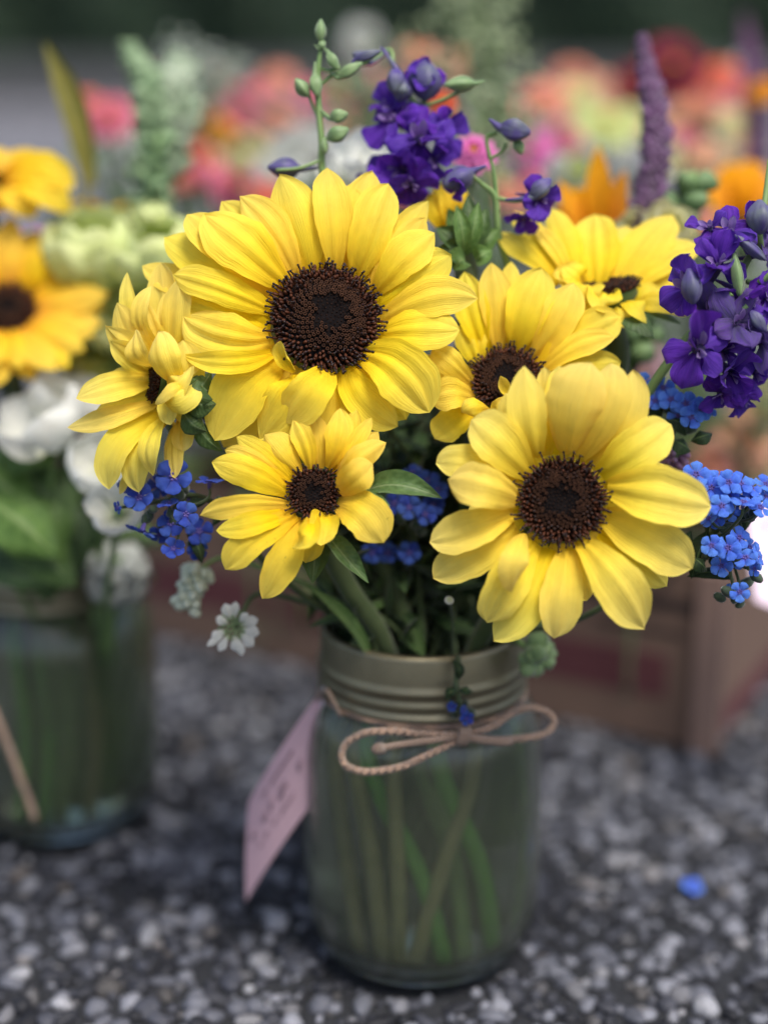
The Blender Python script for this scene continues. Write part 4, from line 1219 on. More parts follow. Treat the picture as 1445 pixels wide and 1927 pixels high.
forget_spray('bright blue forget-me-not spray at the right edge beside the pale sunflower', [J1, (1100, 1160, .63), (1230, 1060, .615), (1330, 1010, .60), (1400, 960, .595)], fr, 'b', 22, 40,
             leafs=(((1300, 1000), (1280, 1060), 30, .60), ((1330, 1000), (1300, 1090), 44, .598), ((1290, 910), (1262, 905), 26, .592), ((1380, 1090), (1290, 1085), 26, .602), ((1400, 1000), (1380, 960), 30, .60), ((1300, 1050), (1330, 1075), 34, .594), ((1420, 1080), (1390, 1040), 30, .594)))
forget_spray('mid blue forget-me-not spray under the right-hand larkspur', [RIM + np.array((.032, .01, 0)), (1150, 1000, .66), (1220, 860, .63), (1270, 790, .62)],
             [(1290, 760, .604, 28, (.1, .4, .9)), (1262, 752, .606, 26, (-.2, .5, .8)), (1318, 770, .604, 26, (.4, .3, .9)), (1300, 785, .602, 26, (.1, .2, .9)), (1335, 766, .606, 20, (.6, .3, .7)), (1205, 722, .612, 24, (-.2, .3, .9)), (1232, 755, .61, 22, (-.3, .4, .9)), (1247, 730, .612, 24, (0, .3, .9)), (1276, 782, .606, 22, (-.1, -.1, .9))], 'b', 23, 30,
             leafs=(((1260, 830), (1300, 850), 40, .61), ((1240, 790), (1215, 760), 30, .615), ((1300, 830), (1340, 815), 34, .608), ((1290, 820), (1250, 790), 36, .607)))
forget_spray('dark blue forget-me-not spray deep between the three lower sunflowers', [RIM + np.array((.0, -.01, 0)), (790, 1120, .66), (780, 1000, .645), (790, 930, .635)],
             [(770, 955, .624, 24, (0, .3, .9)), (800, 968, .626, 24, (.2, .2, .9)), (742, 948, .630, 24, (-.2, .3, .9)), (775, 890, .634, 20, (-.2, .7, .6)), (805, 905, .632, 24, (.1, .6, .8)), (822, 920, .63, 24, (.3, .5, .8)), (815, 950, .632, 24, (.2, .2, .9)), (770, 1040, .636, 24, (0, 0, 1)), (700, 1040, .640, 22, (-.2, 0, .9)), (730, 1040, .642, 20, (0, 0, 1)), (785, 912, .636, 22, (0, .4, .9))], 'd', 24, 40)
forget_spray('tiny blue sprig hanging over the rim of the front jar', [RIM + np.array((.012, -.03, -.002)), (862, 1240, .632), (858, 1290, .628), (866, 1325, .628)],
             [(878, 1352, .625, 15, (.2, -.2, .9)), (850, 1330, .627, 11, (-.4, .1, .8)), (872, 1338, .628, 12, (.6, .1, .7))], 'd', 25, 8, leafs=(((862, 1300), (838, 1318), 22, .626), ((864, 1296), (890, 1300), 20, .628), ((862, 1280), (850, 1240), 24, .628)))

# fallen flower on the ground
rng = random.Random(77)
c = G(1300, 1683, .004)
t = thing('fallen_flower', c, 'single blue flower fallen on the gravel right of the front jar', 'flower')
o = forget(t, c + np.array((0, 0, .004)), (.1, -.3, 1), .0055, .4, 'b', rng)

# larkspur ---------------------------------------------------------------
LK = {k: [tmpl(upetal('r' if k != 'q' else 'o', 1, .88, .06, cu, tz, .05, p, 12, 9, .12), 'sepal', mt) for (cu, tz, p) in ((-.3, .15, 0), (.3, .3, 2), (-.5, -.05, 4))] for k, mt in (('p', PUR), ('q', PUR2))}


def lk_center(mb):
    # four small inner petals folded forward, and the spur behind
    for (x, y, dx, dy, w) in ((-.10, .05, -.16, .34, .24), (.10, .05, .16, .34, .24), (-.06, -.04, -.12, -.20, .22), (.06, -.04, .12, -.20, .22)):
        petal(mb, (x * .4, y, 0), (dx, dy, .38), w, (0, -.4, 1), .04, 0, .5, .03, 'b', 0, 1, 9, 6, .05)


def lk_spur(mb):
    tube(mb, catmull([(0, .0, .05), (0, .05, -.35), (0, .18, -.8), (0, .42, -1.15)], 5), [.16, .13, .08, .03], 8)


LK_C = tmpl(lk_center, 'floret', LIL)
LK_S = tmpl(lk_spur, 'spur', PUR2)


def lark_floret(t, c, n, s, tw, rng, kind='p'):
    s *= 1.1
    o = inst(LK_C, 'floret', t, frame(c, n, tw, s))
    inst(LK_S, 'spur', o, Matrix.Identity(4), world=False)
    for k in range(5):
        M = Matrix.Rotation(k * 1.2566 + rng.uniform(-.12, .12), 4, 'Z') @ Matrix.Rotation(rng.uniform(-.6, .75), 4, 'X') @ Matrix.Rotation(rng.uniform(-.55, .55), 4, 'Y') @ Matrix.Scale(rng.uniform(.82, 1.1), 4)
        inst(rng.choice(LK[kind]), 'sepal', o, M, world=False)
    return o


def bud(t, base, tip, w, mat, spur=None, name='bud'):
    """closed bud: plump drop from base to tip, spur curls back from the base"""
    base, tip = np.asarray(base), np.asarray(tip)
    mb = MB()
    ax = tip - base
    path = [base + ax * k for k in np.linspace(0, 1, 9)]
    tube(mb, path, [w * .25, w * .75, w, w * 1.02, w * .9, w * .62, w * .2], 10)
    if spur is not None:
        tube(mb, catmull([base + ax * .25, base, np.asarray(spur)], 5), [w * .6, w * .4, w * .12], 7)
    for k in range(4):
        a = nrm(np.cross(ax, (.2, 1, .3))); b = nrm(np.cross(ax, a)); p = k * 1.57 + .4
        e = a * math.cos(p) + b * math.sin(p)
        petal(mb, base + e * w * .5 + ax * .05, tip + e * w * .15, w * 1.3, e, w * .75, 0, -.5, .02, 'leaf', n=8, m=5)
    return mb.build(name, mat, t)


GL = 'larkspur stems in the front bouquet'
# top spike of open violet flowers
st = [RIM + np.array((.002, .012, 0)), P(770, 800, .69), P(775, 500, .675), P(785, 330, 0.640), P(800, 180, 0.636), P(806, 118, 0.636)]
t = thing('larkspur', st[0], 'violet larkspur spike in flower above the largest sunflower', 'larkspur', GL)
mb = MB(); tube(mb, catmull(st, 8), [.0022, .0018, .001], 8); mb.build('stem', STM, t)
rng = random.Random(31)
for (x, y, d, s, n, tw) in ((790, 262, 0.627, 72, (.1, .1, 1), .3), (742, 225, 0.634, 58, (-.5, .2, .8), 1.2), (758, 320, 0.632, 62, (-.2, -.1, .95), 2.0), (830, 250, 0.634, 55, (.6, .1, .7), .1), (775, 345, 0.627, 48, (0, -.4, .9), 1.0), (712, 335, 0.640, 46, (-.7, 0, .6), .6), (742, 205, 0.640, 50, (-.4, .6, .6), .9), (815, 300, 0.632, 46, (.4, -.2, .9), 2.2)):
    lark_floret(t, P(x, y, d), DIR(*n), s / FPX * d, tw, rng)
for (b, tp, w_, m_, sp_) in (((800, 190, 0.636), (802, 112, 0.634), 27, BUDP, None), ((768, 170, 0.632), (738, 168, 0.628), 18, BUDP, (722, 92, 0.632)), ((745, 130, 0.630), (742, 175, 0.627), 16, BUDP, (716, 88, 0.632)), ((895, 157, 0.627), (836, 160, 0.624), 13, BUD, (912, 152, 0.628)), ((700, 118, 0.640), (664, 100, 0.640), 11, BUDP, (735, 94, 0.640))):
    bud(t, P(*b), P(*tp), w_ / FPX * 0.632, m_, None if sp_ is None else P(*sp_))
for (x, y, d, s, n, tw) in ((802, 148, 0.634, 34, (0, .5, .8), 0), (760, 160, 0.636, 28, (-.3, .2, .8), 1)):
    lark_floret(t, P(x, y, d), DIR(*n), s / FPX * d, tw, rng, 'p')
mb = MB(); tube(mb, catmull([P(798, 200, 0.636), P(840, 185, 0.632), P(895, 157, 0.627)], 5), .0008, 6); tube(mb, catmull([P(795, 210, 0.636), P(745, 150, 0.636), P(735, 94, 0.640), P(700, 118, 0.640)], 5), .0008, 6); mb.build('stem', STM2, t)

# green bud spray on the left
st = [RIM + np.array((-.008, .006, 0)), P(680, 800, .66), P(640, 500, .635), P(608, 330, .628), P(606, 270, .626), P(600, 205, .625), P(598, 140, .624), P(606, 75, .623)]
t = thing('larkspur', st[0], 'arching larkspur tip of green buds, left of the violet spike', 'larkspur', GL)
mb = MB(); tube(mb, catmull(st, 8), [.002, .0016, .0013, .0008], 8)
for a, b in (((606, 215), (635, 218)), ((602, 225), (575, 160)), ((600, 200), (594, 170)), ((603, 130), (640, 125)), ((606, 260), (630, 250)), ((608, 300), (520, 320)), ((608, 320), (640, 345))):
    tube(mb, catmull([P(a[0], a[1], .626), P((a[0] + b[0]) / 2, (a[1] + b[1]) / 2 + 6, .625), P(b[0], b[1], .624)], 4), .0007, 6)
tube(mb, catmull([P(603, 160, .625), P(630, 140, .624), P(680, 122, .622), P(716, 96, .622)], 4), .0007, 6)
mb.build('stem', STM2, t)
for (b, tp, w_, m_, sp_) in (((603, 78, .622), (604, 36, .622), 9, BUD, None), ((600, 92, .622), (612, 78, .622), 7, BUD, (592, 84, .622)), ((617, 98, .621), (636, 132, .620), 10, BUD, (606, 88, .622)), ((592, 140, .622), (597, 182, .620), 12, BUD, (593, 116, .622)), ((580, 182, .622), (556, 148, .620), 11, BUD, None),
                             ((636, 146, .622), (682, 118, .620), 11, BUD, (612, 132, .623)), ((620, 222, .622), (655, 214, .620), 13, BUD, (604, 206, .624)), ((616, 262, .622), (656, 242, .620), 15, BUD, None), ((612, 290, .622), (610, 258, .622), 6, BUD, None), ((668, 112, .622), (716, 96, .620), 9, BUDP, (660, 122, .622))):
    bud(t, P(*b), P(*tp), w_ / FPX * .62, m_, None if sp_ is None else P(*sp_))
bud(t, P(566, 318, .63), P(504, 315, .628), 17 / FPX * .62, BUDP, P(600, 316, .628), 'bud')

# spray right of the top: buds and drooping violet flowers
st = [RIM + np.array((.012, .002, 0)), P(940, 800, .66), P(960, 560, .640), P(945, 430, .632), P(925, 370, .628), P(912, 300, .626), P(928, 290, .625), P(915, 240, .624)]
t = thing('larkspur', st[0], 'thin larkspur spray with nodding half open violet buds above the back-turned sunflower', 'larkspur', GL)
mb = MB(); tube(mb, catmull([st[0], P(940, 800, .66), P(962, 560, .640), P(938, 440, .632), P(932, 372, .629), P(905, 345, .627)], 8), [.002, .0014, .0009], 8)
tube(mb, catmull([P(905, 345, .627), P(880, 325, .625), P(870, 330, .622)], 5), .0008, 6)
tube(mb, catmull([P(932, 372, .629), P(975, 378, .627), P(1000, 360, .625)], 5), .0009, 6)
tube(mb, catmull([P(938, 400, .630), P(930, 330, .628), P(915, 262, .626), P(935, 250, .624)], 5), .0009, 6)
tube(mb, catmull([P(920, 300, .627), P(945, 285, .625), P(952, 270, .624)], 5), .0007, 6)
mb.build('stem', STM2, t)
bud(t, P(940, 240, .622), P(998, 250, .620), 21 / FPX * .62, BUDP, P(920, 224, .622))
bud(t, P(970, 262, .624), P(982, 290, .624), 10 / FPX * .62, BUD, None)
bud(t, P(890, 322, .622), P(836, 350, .618), 20 / FPX * .62, BUDP, P(915, 312, .620))
rng = random.Random(33)
lark_floret(t, P(862, 345, .620), DIR(-.6, -.5, .5), 34 / FPX * .62, .5, rng, 'p')
lark_floret(t, P(1012, 375, .620), DIR(.35, -.3, .7), 42 / FPX * .62, 1.5, rng, 'p')
bud(t, P(1000, 372, .617), P(1036, 336, .616), 16 / FPX * .62, BUDP, P(950, 376, .618))
lark_floret(t, P(985, 410, .628), DIR(-.3, -.5, .6), 34 / FPX * .62, 2.5, rng, 'p')

# right spike
st = [RIM + np.array((.03, .004, 0)), P(1130, 900, .64), P(1215, 745, .612), P(1290, 640, .602), P(1350, 580, .600), P(1400, 500, .598), P(1430, 430, .598), P(1448, 300, .60)]
t = thing('larkspur', st[0], 'big violet larkspur spike leaning out at the right edge', 'larkspur', GL)
mb = MB(); tube(mb, catmull(st, 8), [.0022, .0019, .0016, .001], 10); mb.build('stem', STM2, t)
rng = random.Random(34)
for (x, y, d, s, n, tw) in ((1313, 655, .576, 76, (-.1, -.05, 1), .25), (1300, 540, .584, 70, (-.55, .05, .75), .9), (1350, 500, .586, 60, (-.1, .4, .9), 2.0), (1385, 610, .584, 66, (.4, 0, .9), .5), (1400, 560, .588, 58, (.3, -.5, .7), 1.4), (1372, 440, .590, 60, (-.2, .5, .8), .2), (1370, 700, .592, 62, (.2, -.5, .8), 1.1),
                            (1430, 640, .590, 58, (.6, 0, .8), 2.2), (1440, 470, .592, 56, (.4, .3, .8), .8), (1335, 430, .594, 46, (-.6, .4, .6), 1.9), (1355, 740, .596, 44, (-.1, -.8, .5), .7), (1420, 700, .598, 46, (.5, -.5, .6), .2), (1330, 590, .592, 60, (-.3, .2, .9), 2.7), (1395, 750, .598, 40, (.3, -.8, .5), 1.2), (1440, 560, .594, 56, (.5, .1, .8), 1.7), (1360, 660, .596, 60, (.1, 0, 1), 2.4), (1410, 420, .598, 46, (.2, .3, .9), 2.9)):
    lark_floret(t, P(x, y, d), DIR(*n), s / FPX * d, tw, rng, 'p' if rng.random() < .68 else 'q')
for (b, tp, w_, m_, sp_) in (((1430, 440, .580), (1428, 376, .580), 23, BUDP, None), ((1392, 560, .584), (1380, 470, .584), 10, BUD, None), ((1440, 490, .582), (1382, 442, .580), 9, BUDP, None), ((1304, 572, .574), (1296, 505, .572), 17, BUDP, None), ((1412, 585, .580), (1440, 625, .580), 12, BUDP, None)):
    bud(t, P(*b), P(*tp), w_ / FPX * .58, m_, None if sp_ is None else P(*sp_))
mb = MB()
for l in ([(1342, 605, .590), (1372, 598, .586), (1405, 575, .584)], [(1345, 590, .59), (1368, 560, .585), (1376, 552, .584)], [(1432, 470, .59), (1430, 455, .585), (1429, 440, .582)], [(1405, 530, .592), (1430, 530, .588), (1450, 515, .585)]):
    tube(mb, catmull([P(*q) for q in l], 5), .0011, 7)
mb.build('flower_stalks', STM2, t)

# ---------------------------------------------------------------- generic flowers for the other blooms
LEAF_T = {}
for nm, mt in (('dark', LF), ('mid', LF2), ('fresh', LF3), ('grey', LFG), ('olive', OLV)):
    LEAF_T[nm] = [tmpl(upetal('leaf', 1, w_, ar, cu, tz, .02, p, 10, 7, wv, 0), 'leaf', mt) for (w_, ar, cu, tz, p, wv) in ((.36, .06, -.3, -.05, 0, .03), (.42, .10, .4, -.2, 2, .04), (.30, .03, -.5, .1, 4, .02))]


def leafy(label, base, tip, n, L, kind, seed, group, mid=None, r=.0013, clip=None):
    rng = random.Random(seed)
    base, tip = np.asarray(base, float), np.asarray(tip, float)
    m = .5 * (base + tip) + .008 * np.array([rng.gauss(0, 1) for _ in range(3)]) if mid is None else mid
    path = catmull([base, m, tip], 8)
    t = thing('leafy_stem', base, label, 'foliage', group)
    mb = MB(); tube(mb, path, [r, r * .5], 6); mb.build('stem', STM, t)
    for k in range(n):
        u = .22 + .78 * (k + rng.random()) / n
        i = min(len(path) - 2, int(u * (len(path) - 1)))
        p = path[i]; ax = nrm(path[i + 1] - path[i])
        a = k * 2.4 + rng.uniform(-.4, .4)
        s1 = nrm(np.cross(ax, (.2, .9, .1))); s2 = np.cross(ax, s1)
        out = nrm((s1 * math.cos(a) + s2 * math.sin(a)) * 1.0 + ax * rng.uniform(.1, .8))
        if clip and not clip(p + out * L): continue
        nn_ = nrm(ax * .8 + np.array((0, 0, .5)) + .3 * np.array([rng.gauss(0, 1) for _ in range(3)]))
        nn_ = nrm(nn_ - out * (nn_ @ out))
        x_ = np.cross(out, nn_)
        s = L * rng.uniform(.7, 1.15)
        M = Matrix(((x_[0] * s, out[0] * s, nn_[0] * s, p[0]), (x_[1] * s, out[1] * s, nn_[1] * s, p[1]), (x_[2] * s, out[2] * s, nn_[2] * s, p[2]), (0, 0, 0, 1)))
        inst(rng.choice(LEAF_T[kind]), 'leaf', t, M)
    return t


# greenery filling the front bouquet
rng = random.Random(50)


def inside(p):
    x, y, d = proj(p)
    if d < .622: return False
    if y > 1235: return False
    if 1010 < y <= 1235: return 560 < x < 1010
    if y < 430: return False
    lo = 330 if y < 900 else 430
    return lo < x < 1230


k = 0; tries = 0
while k < 56 and tries < 1600:
    tries += 1
    px, py, d = rng.uniform(420, 1200), rng.uniform(520, 1130), rng.uniform(.635, .73)
    tip = P(px, py, d)
    if not inside(tip) or tip[2] < .17: continue
    base = RIM + np.array((rng.uniform(-.025, .025), rng.uniform(-.025, .025), -.01))
    leafy('dark leafy stem packed among the sunflower stems of the front bouquet', base, tip, 11, rng.uniform(.020, .036), rng.choice(('dark', 'dark', 'mid')), 500 + k, 'greenery inside the front bouquet', clip=inside)
    k += 1

# long blade beside the stems over the rim
t = thing('leaf_blade', RIM + np.array((-.012, -.03, 0)), 'long green blade leaf leaning left over the rim of the front jar', 'leaf')
mb = MB(); petal(mb, P(700, 1255, .645), P(572, 1098, .630), 34 / 4700, DIR(.5, .5, .8), .004, .002, .4, .02, 'leaf', n=18, m=9); mb.build('blade', LF2, t)

# extra stems standing in the water
for i, (x0, y0, x1, y1, mt, r) in enumerate(((.006, -.034, .030, -.026, STMB, .0036), (-.022, -.030, .010, -.038, STMB, .0034), (.020, -.034, -.004, -.038, STMT, .0032), (-.026, -.026, -.016, -.036, STMT, .0036), (-.034, -.016, -.026, -.028, STMT, .0034), (-.012, -.034, -.010, -.040, STMT, .0030), (.036, -.012, .037, -.016, STM2, .0028), (-.004, .0, .018, -.036, STM2, .0034))):
    lab = ['bright green stem leaning right in the water of the front jar', 'bright green stem slanting across the middle of the front jar', 'tan stem crossing to the left inside the front jar', 'thick tan stem left of centre in the front jar', 'tan stem along the left inside the front jar', 'thin tan stem in the middle of the front jar', 'pale green stem at the right side inside the front jar', 'green stem rising behind the others in the front jar'][i]
    mb = MB(); path = catmull([(x1 * .9, y1 * .9, .016), (x0 * .4 + x1 * .6 + .001, (y0 + y1) / 2, .06), (x0 * .95, y0 * .95, .105), (x0 * .8, y0 * .8 + .006, .139)], 6)
    tube(mb, path, r, 10)
    tag(mb.build('cut_stem', mt, None, org=path[0]), lab, 'stem', 'stems standing in the front jar')


# ---------------------------------------------------------------- blooms: c, n, R in metres
def stem_to(mb, head, base, r=.0018, sag=.02):
    head, base = np.asarray(head, float), np.asarray(base, float)
    m = np.array((base[0] * .7 + head[0] * .3, base[1] * .7 + head[1] * .3, base[2] * .45 + head[2] * .55))
    tube(mb, catmull([base, m, head], 8), [r, r * .8], 7)


def zinnia(label, c, n, R, mat, base, seed, group, layers=4, cmat=None, cat='flower', name='zinnia', npet=13, droop=0.0, shape='b', cr=.28):
    rng = random.Random(seed)
    t = thing(name, base, label, cat, group)
    mb = MB(); stem_to(mb, c - nrm(n) * R * .2, base); mb.build('stem', STM, t)
    n = nrm(n); a = nrm(np.cross(n, (.1, .3, 1))); b = np.cross(n, a)
    for l in range(layers):
        k_ = npet - l
        q = 1 - l * .19
        mb = MB()
        for k in range(k_):
            p = 2 * math.pi * (k + .5 * l + rng.uniform(-.15, .15)) / k_
            e = a * math.cos(p) + b * math.sin(p)
            B = c + e * R * .12 + n * R * (.02 + .10 * l)
            T = c + e * R * q * rng.uniform(.92, 1.05) + n * R * (.06 + .17 * l - droop + rng.uniform(-.04, .04))
            petal(mb, B, T, R * q * 6.0 / npet * .98, n, R * .06, 0, -.35, .03, shape, rng.uniform(-.15, .15), rng.uniform(0, 6), 8, 5)
        mb.build('petals', mat, t)['kind'] = 'stuff'
    mb = MB()
    for k in range(50):
        q = math.sqrt(k / 50); p = k * 2.4
        ball(mb, c + (a * math.cos(p) + b * math.sin(p)) * R * cr * q + n * R * (.12 + .13 * layers * (1 - q * .5) * .6), R * .045, n, 1.3, 5, 3)
    mb.build('centre', cmat or YO, t)['kind'] = 'stuff'
    return t


def cup_flower(label, c, n, R, mat, base, seed, group, k_=6, name='lisianthus', open_=.75, cat='flower', inner=True):
    """ruffled cup of broad petals"""
    rng = random.Random(seed)
    t = thing(name, base, label, cat, group)
    n = nrm(n)
    mb = MB(); stem_to(mb, c - n * R * .6, base); mb.build('stem', STM2, t)
    a = nrm(np.cross(n, (.1, .3, 1))); b = np.cross(n, a)
    for l in range(2 if inner else 1):
        for k in range(k_ - l):
            p = 2 * math.pi * (k + .5 * l + rng.uniform(-.12, .12)) / (k_ - l)
            e = a * math.cos(p) + b * math.sin(p)
            op = open_ * (1 - .45 * l)
            B = c - n * R * .7 + e * R * .10
            T = c + e * R * op * rng.uniform(.9, 1.1) + n * R * (.45 - .25 * open_ + .15 * l)
            mb = MB(); petal(mb, B, T, R * 1.25 * (1 - .15 * l), nrm(-e + n * .5), -R * .28, 0, .55, .025, 'r', rng.uniform(-.2, .2), rng.uniform(0, 6), 12, 9, .07, curl=-R * .18 if False else 0)
            mb.build('petal', mat, t)
    mb = MB(); ball(mb, c - n * R * .62, R * .2, n, 1.2, 8, 6); mb.build('calyx', BUD, t)
    return t


def spike(label, base, tip, R, mat, seed, group, n=120, name='flower_spike', cat='flower', bl=.35, stem_from=.35, mid=None, taper=.35, smat=STM2, st=1.3, rnd=.35):
    rng = random.Random(seed)
    base, tip = np.asarray(base, float), np.asarray(tip, float)
    m = .5 * (base + tip) if mid is None else (None if isinstance(mid, list) else np.asarray(mid, float))
    path = catmull([base] + (list(mid) if isinstance(mid, list) else [m]) + [tip], 14)
    t = thing(name, base, label, cat, group)
    mb = MB(); tube(mb, path, [R * .22, R * .1], 7); mb.build('stem', smat, t)
    mb = MB()
    for k in range(n):
        u = stem_from + (1 - stem_from) * k / n
        i = min(len(path) - 2, int(u * (len(path) - 1))); fr_ = u * (len(path) - 1) - i
        p = path[i] * (1 - fr_) + path[i + 1] * fr_
        ax = nrm(path[i + 1] - path[i]); a = nrm(np.cross(ax, (.2, .9, .1))); b = np.cross(ax, a)
        ph = k * 2.4; e = a * math.cos(ph) + b * math.sin(ph)
        q = R * (1 - (1 - taper) * ((u - stem_from) / (1 - stem_from)) ** 1.6) * rng.uniform(1 - rnd, 1 + rnd * .4)
        ball(mb, p + e * q * .62, q * bl, nrm(e + ax * .5), st, 6, 4, rng, .15)
    mb.build('florets', mat, t)['kind'] = 'stuff'
    return t

# ---------------------------------------------------------------- left bouquet (second jar)
JB = np.array((JX2, JY2, .02))
GLB = 'flowers of the left bouquet'


def jb(dx, dy): return JB + np.array((dx, dy, 0))


def bg_sunflower(label, c, r, n, plen, mat, base, seed, group, npet=17, tilt=.25, rout=1.0):
    rng = random.Random(seed)
    C = np.asarray(c, float); n = nrm(n)
    t = thing('sunflower', base, label, 'sunflower', group)
    mb = MB(); stem_to(mb, C - n * r * .5, base, .004); mb.build('stem', STM, t)
    disc(t, C, n, r, seed, .2, N=260)
    a = nrm(np.cross(n, (.1, .2, 1))); b = np.cross(n, a)
    for l in range(2):
        for k in range(npet):
            p = 2 * math.pi * (k + .5 * l + rng.uniform(-.2, .2)) / npet
            e = a * math.cos(p) + b * math.sin(p)
            B = C + e * r * .9 - n * r * .08 * (1 + l)
            T = C + e * (r + plen * rng.uniform(.8, 1.1)) + n * (plen * rng.uniform(tilt - .25, tilt + .2) - .004 * l)
            mb = MB(); petal(mb, B, T, plen * .42, n, plen * .08, rng.uniform(-.002, .002), rng.uniform(-.4, .2), .035, rng.choice('ob'), rng.uniform(-.3, .3), rng.uniform(0, 6), 14, 9)
            mb.build('petal', mat, t)
    return t


bg_sunflower('orange yellow sunflower cut by the left edge', P(15, 580, .735), 50 / FPX * .735, DIR(.1, .45, .85), .033, YO, jb(-.01, -.01), 101, GLB)
PI_ = [(80, 305, 66, dd(z=4, b=(-10, 320), sh='b')), (142, 352, 72, dd(z=8, b=(0, 335), sh='b', m=(70, 325, 12))), (132, 398, 66, dd(z=10, b=(0, 350), sh='b', m=(65, 352, 14))), (62, 412, 70, dd(z=12, b=(-14, 358), sh='b', m=(30, 365, 14))), (10, 400, 66, dd(z=12, b=(-30, 355), sh='b')), (20, 286, 60, dd(z=0, b=(-25, 320), sh='b')), (-80, 400, 60, dd(z=6)), (-110, 330, 60, dd(z=4)), (-60, 280, 60, dd(z=0))]
sunflower('yellow sunflower with drooping petals at the top left edge', (-22, 335, .75), 26, (.1, .9, .35), PI_, YO, (JX2, JY2), (JX2 - .01, JY2 + .01), 102, bracts=5, back=(0, -1, -.2), Nf=80, group=GLB)
bg_sunflower('golden flower peeping over the pale lime bloom, upper left', P(190, 395, .83), 20 / FPX * .8, DIR(0, .9, .15), .016, YO, jb(0.01, .012), 103, GLB, npet=10)
cup_flower('pale lime ruffled bloom right of the orange yellow sunflower', P(182, 452, .745), DIR(.05, .78, .55), 118 / FPX * .745, LIM, jb(.01, -.004), 111, GLB, 6, open_=.8)
cup_flower('lime bloom between the pale ruffled one and the largest sunflower', P(306, 462, .73), DIR(-.25, .80, .5), 104 / FPX * .73, LIM, jb(.02, .004), 112, GLB, 6, open_=.85)
cup_flower('lime bloom low down between the two bigger lime ones', P(245, 540, .77), DIR(.1, .7, .65), 92 / FPX * .77, LIM, jb(.016, .0), 121, GLB, 6, open_=.85)
cup_flower('pale green ruffled bloom just left of the left-facing sunflower', P(228, 590, .755), DIR(.1, .6, .8), 84 / FPX * .755, LIM, jb(.018, -.004), 122, GLB, 6, open_=.9)
cup_flower('greenish cream bloom between the orange yellow sunflower and the white trumpet', P(118, 705, .765), DIR(.0, .7, .7), 66 / FPX * .765, CRM, jb(.006, -.012), 123, GLB, 6, open_=.9)
cup_flower('small round lime bud bloom above the lime bloom', P(285, 400, .74), DIR(0, .9, .4), 48 / FPX * .74, LIM, jb(.014, .01), 113, GLB, 5, open_=.6)
cup_flower('yellow green bloom under the orange yellow sunflower', P(165, 655, .775), DIR(.3, .6, .75), 100 / FPX * .78, petal_mat('yellow green petal', (.38, .44, .05), (.54, .60, .10), (.62, .68, .20), vein=.3, streak=(.3, .35, .05)), jb(.01, -.02), 114, GLB, 6, open_=1.0)
cup_flower('white trumpet bloom at the left, above the green leaves', P(72, 775, .71), DIR(-.35, .75, .55), 100 / FPX * .74, WHB, jb(.0, -.024), 115, GLB, 5, open_=.8, inner=False)
cup_flower('white bloom half hidden by the left-facing sunflower', P(140, 740, .73), DIR(.4, .88, .3), 88 / FPX * .76, WHB, jb(.012, -.02), 116, GLB, 5, open_=.9, inner=False)
cup_flower('white bloom under the left-facing sunflower', P(196, 862, .69), DIR(-.1, .6, .8), 84 / FPX * .70, WHB, jb(.02, -.014), 117, GLB, 5, open_=.85, inner=False)
cup_flower('lowest white bloom, behind the deep blue spray', P(215, 950, .66), DIR(-.1, .4, .9), 60 / FPX * .668, WHB, jb(.024, -.01), 118, GLB, 5, open_=.95, inner=False)
zinnia('dusty mauve flower head between the white blooms on the left', P(118, 835, .77), DIR(.1, .2, .9), 52 / FPX * .77, MAU, jb(.006, -.018), 119, GLB, name='mauve_flower')
spike('grey white flower cluster over the rim of the left jar', jb(.02, -.01), P(222, 1050, .75), .015, plain('grey white floret', (.30, .32, .30), (.42, .44, .42), 200, .7), 120, GLB, 60, stem_from=.88, taper=.9, name='flower_cluster')
for i, (x, y, d, L, dx, dy, kind, lab) in enumerate(((-25, 895, .73, .032, .8, -.6, 'fresh', 'large light green leaf at the left edge, just below the white trumpet'), (60, 960, .73, .032, .5, -.8, 'fresh', 'light green leaf with folded edge at the left, second from the top'), (20, 860, .73, .034, 1, .3, 'fresh', 'light green leaf at the left edge under the white bloom'), (60, 900, .74, .036, .6, -.8, 'mid', 'green leaf below the white trumpet bloom on the left'), (0, 960, .72, .036, .8, -.6, 'fresh', 'pale green leaf at the left edge in the middle of the foliage'),
                                               (40, 1010, .73, .036, .7, -.6, 'mid', 'broad green leaf low over the left jar'), (100, 960, .75, .040, .3, -1, 'dark', 'dark leaf hanging beside the left jar mouth'), (0, 1050, .73, .034, .9, -.3, 'dark', 'dark leaf on the rim of the left jar'), (120, 1000, .76, .036, -.2, -1, 'mid', 'mid green leaf in the middle over the left jar'))):
    c = P(x, y, d); out = DIR(dx, dy, .2); nn_ = DIR(-.1, .5, .9); nn_ = nrm(nn_ - out * (nn_ @ out)); x_ = np.cross(out, nn_); base = jb(-.01 + .003 * i, -.01)
    t = thing('broad_leaf', base, lab, 'leaf', 'broad leaves of the left bouquet')
    mb = MB(); stem_to(mb, c, base, .0015); mb.build('stalk', STM2, t)
    mb = MB(); petal(mb, c - out * L * .3, c + out * L, L * .85, nn_, .005, 0, -.35, .03, 'leaf', 0, 1, 16, 11, .05); mb.build('blade', {'fresh': LF3, 'mid': LF2, 'dark': LF}[kind], t)
for k in range(16):
    tip = P(rng.uniform(-40, 260), rng.uniform(480, 1040), rng.uniform(.77, .86))
    leafy('dark leafy stem filling the left bouquet', jb(rng.uniform(-.02, .02), rng.uniform(-.02, .02)) + np.array((0, 0, .1)), tip, 10, .034, rng.choice(('dark', 'mid', 'dark')), 600 + k, 'greenery in the left bouquet')
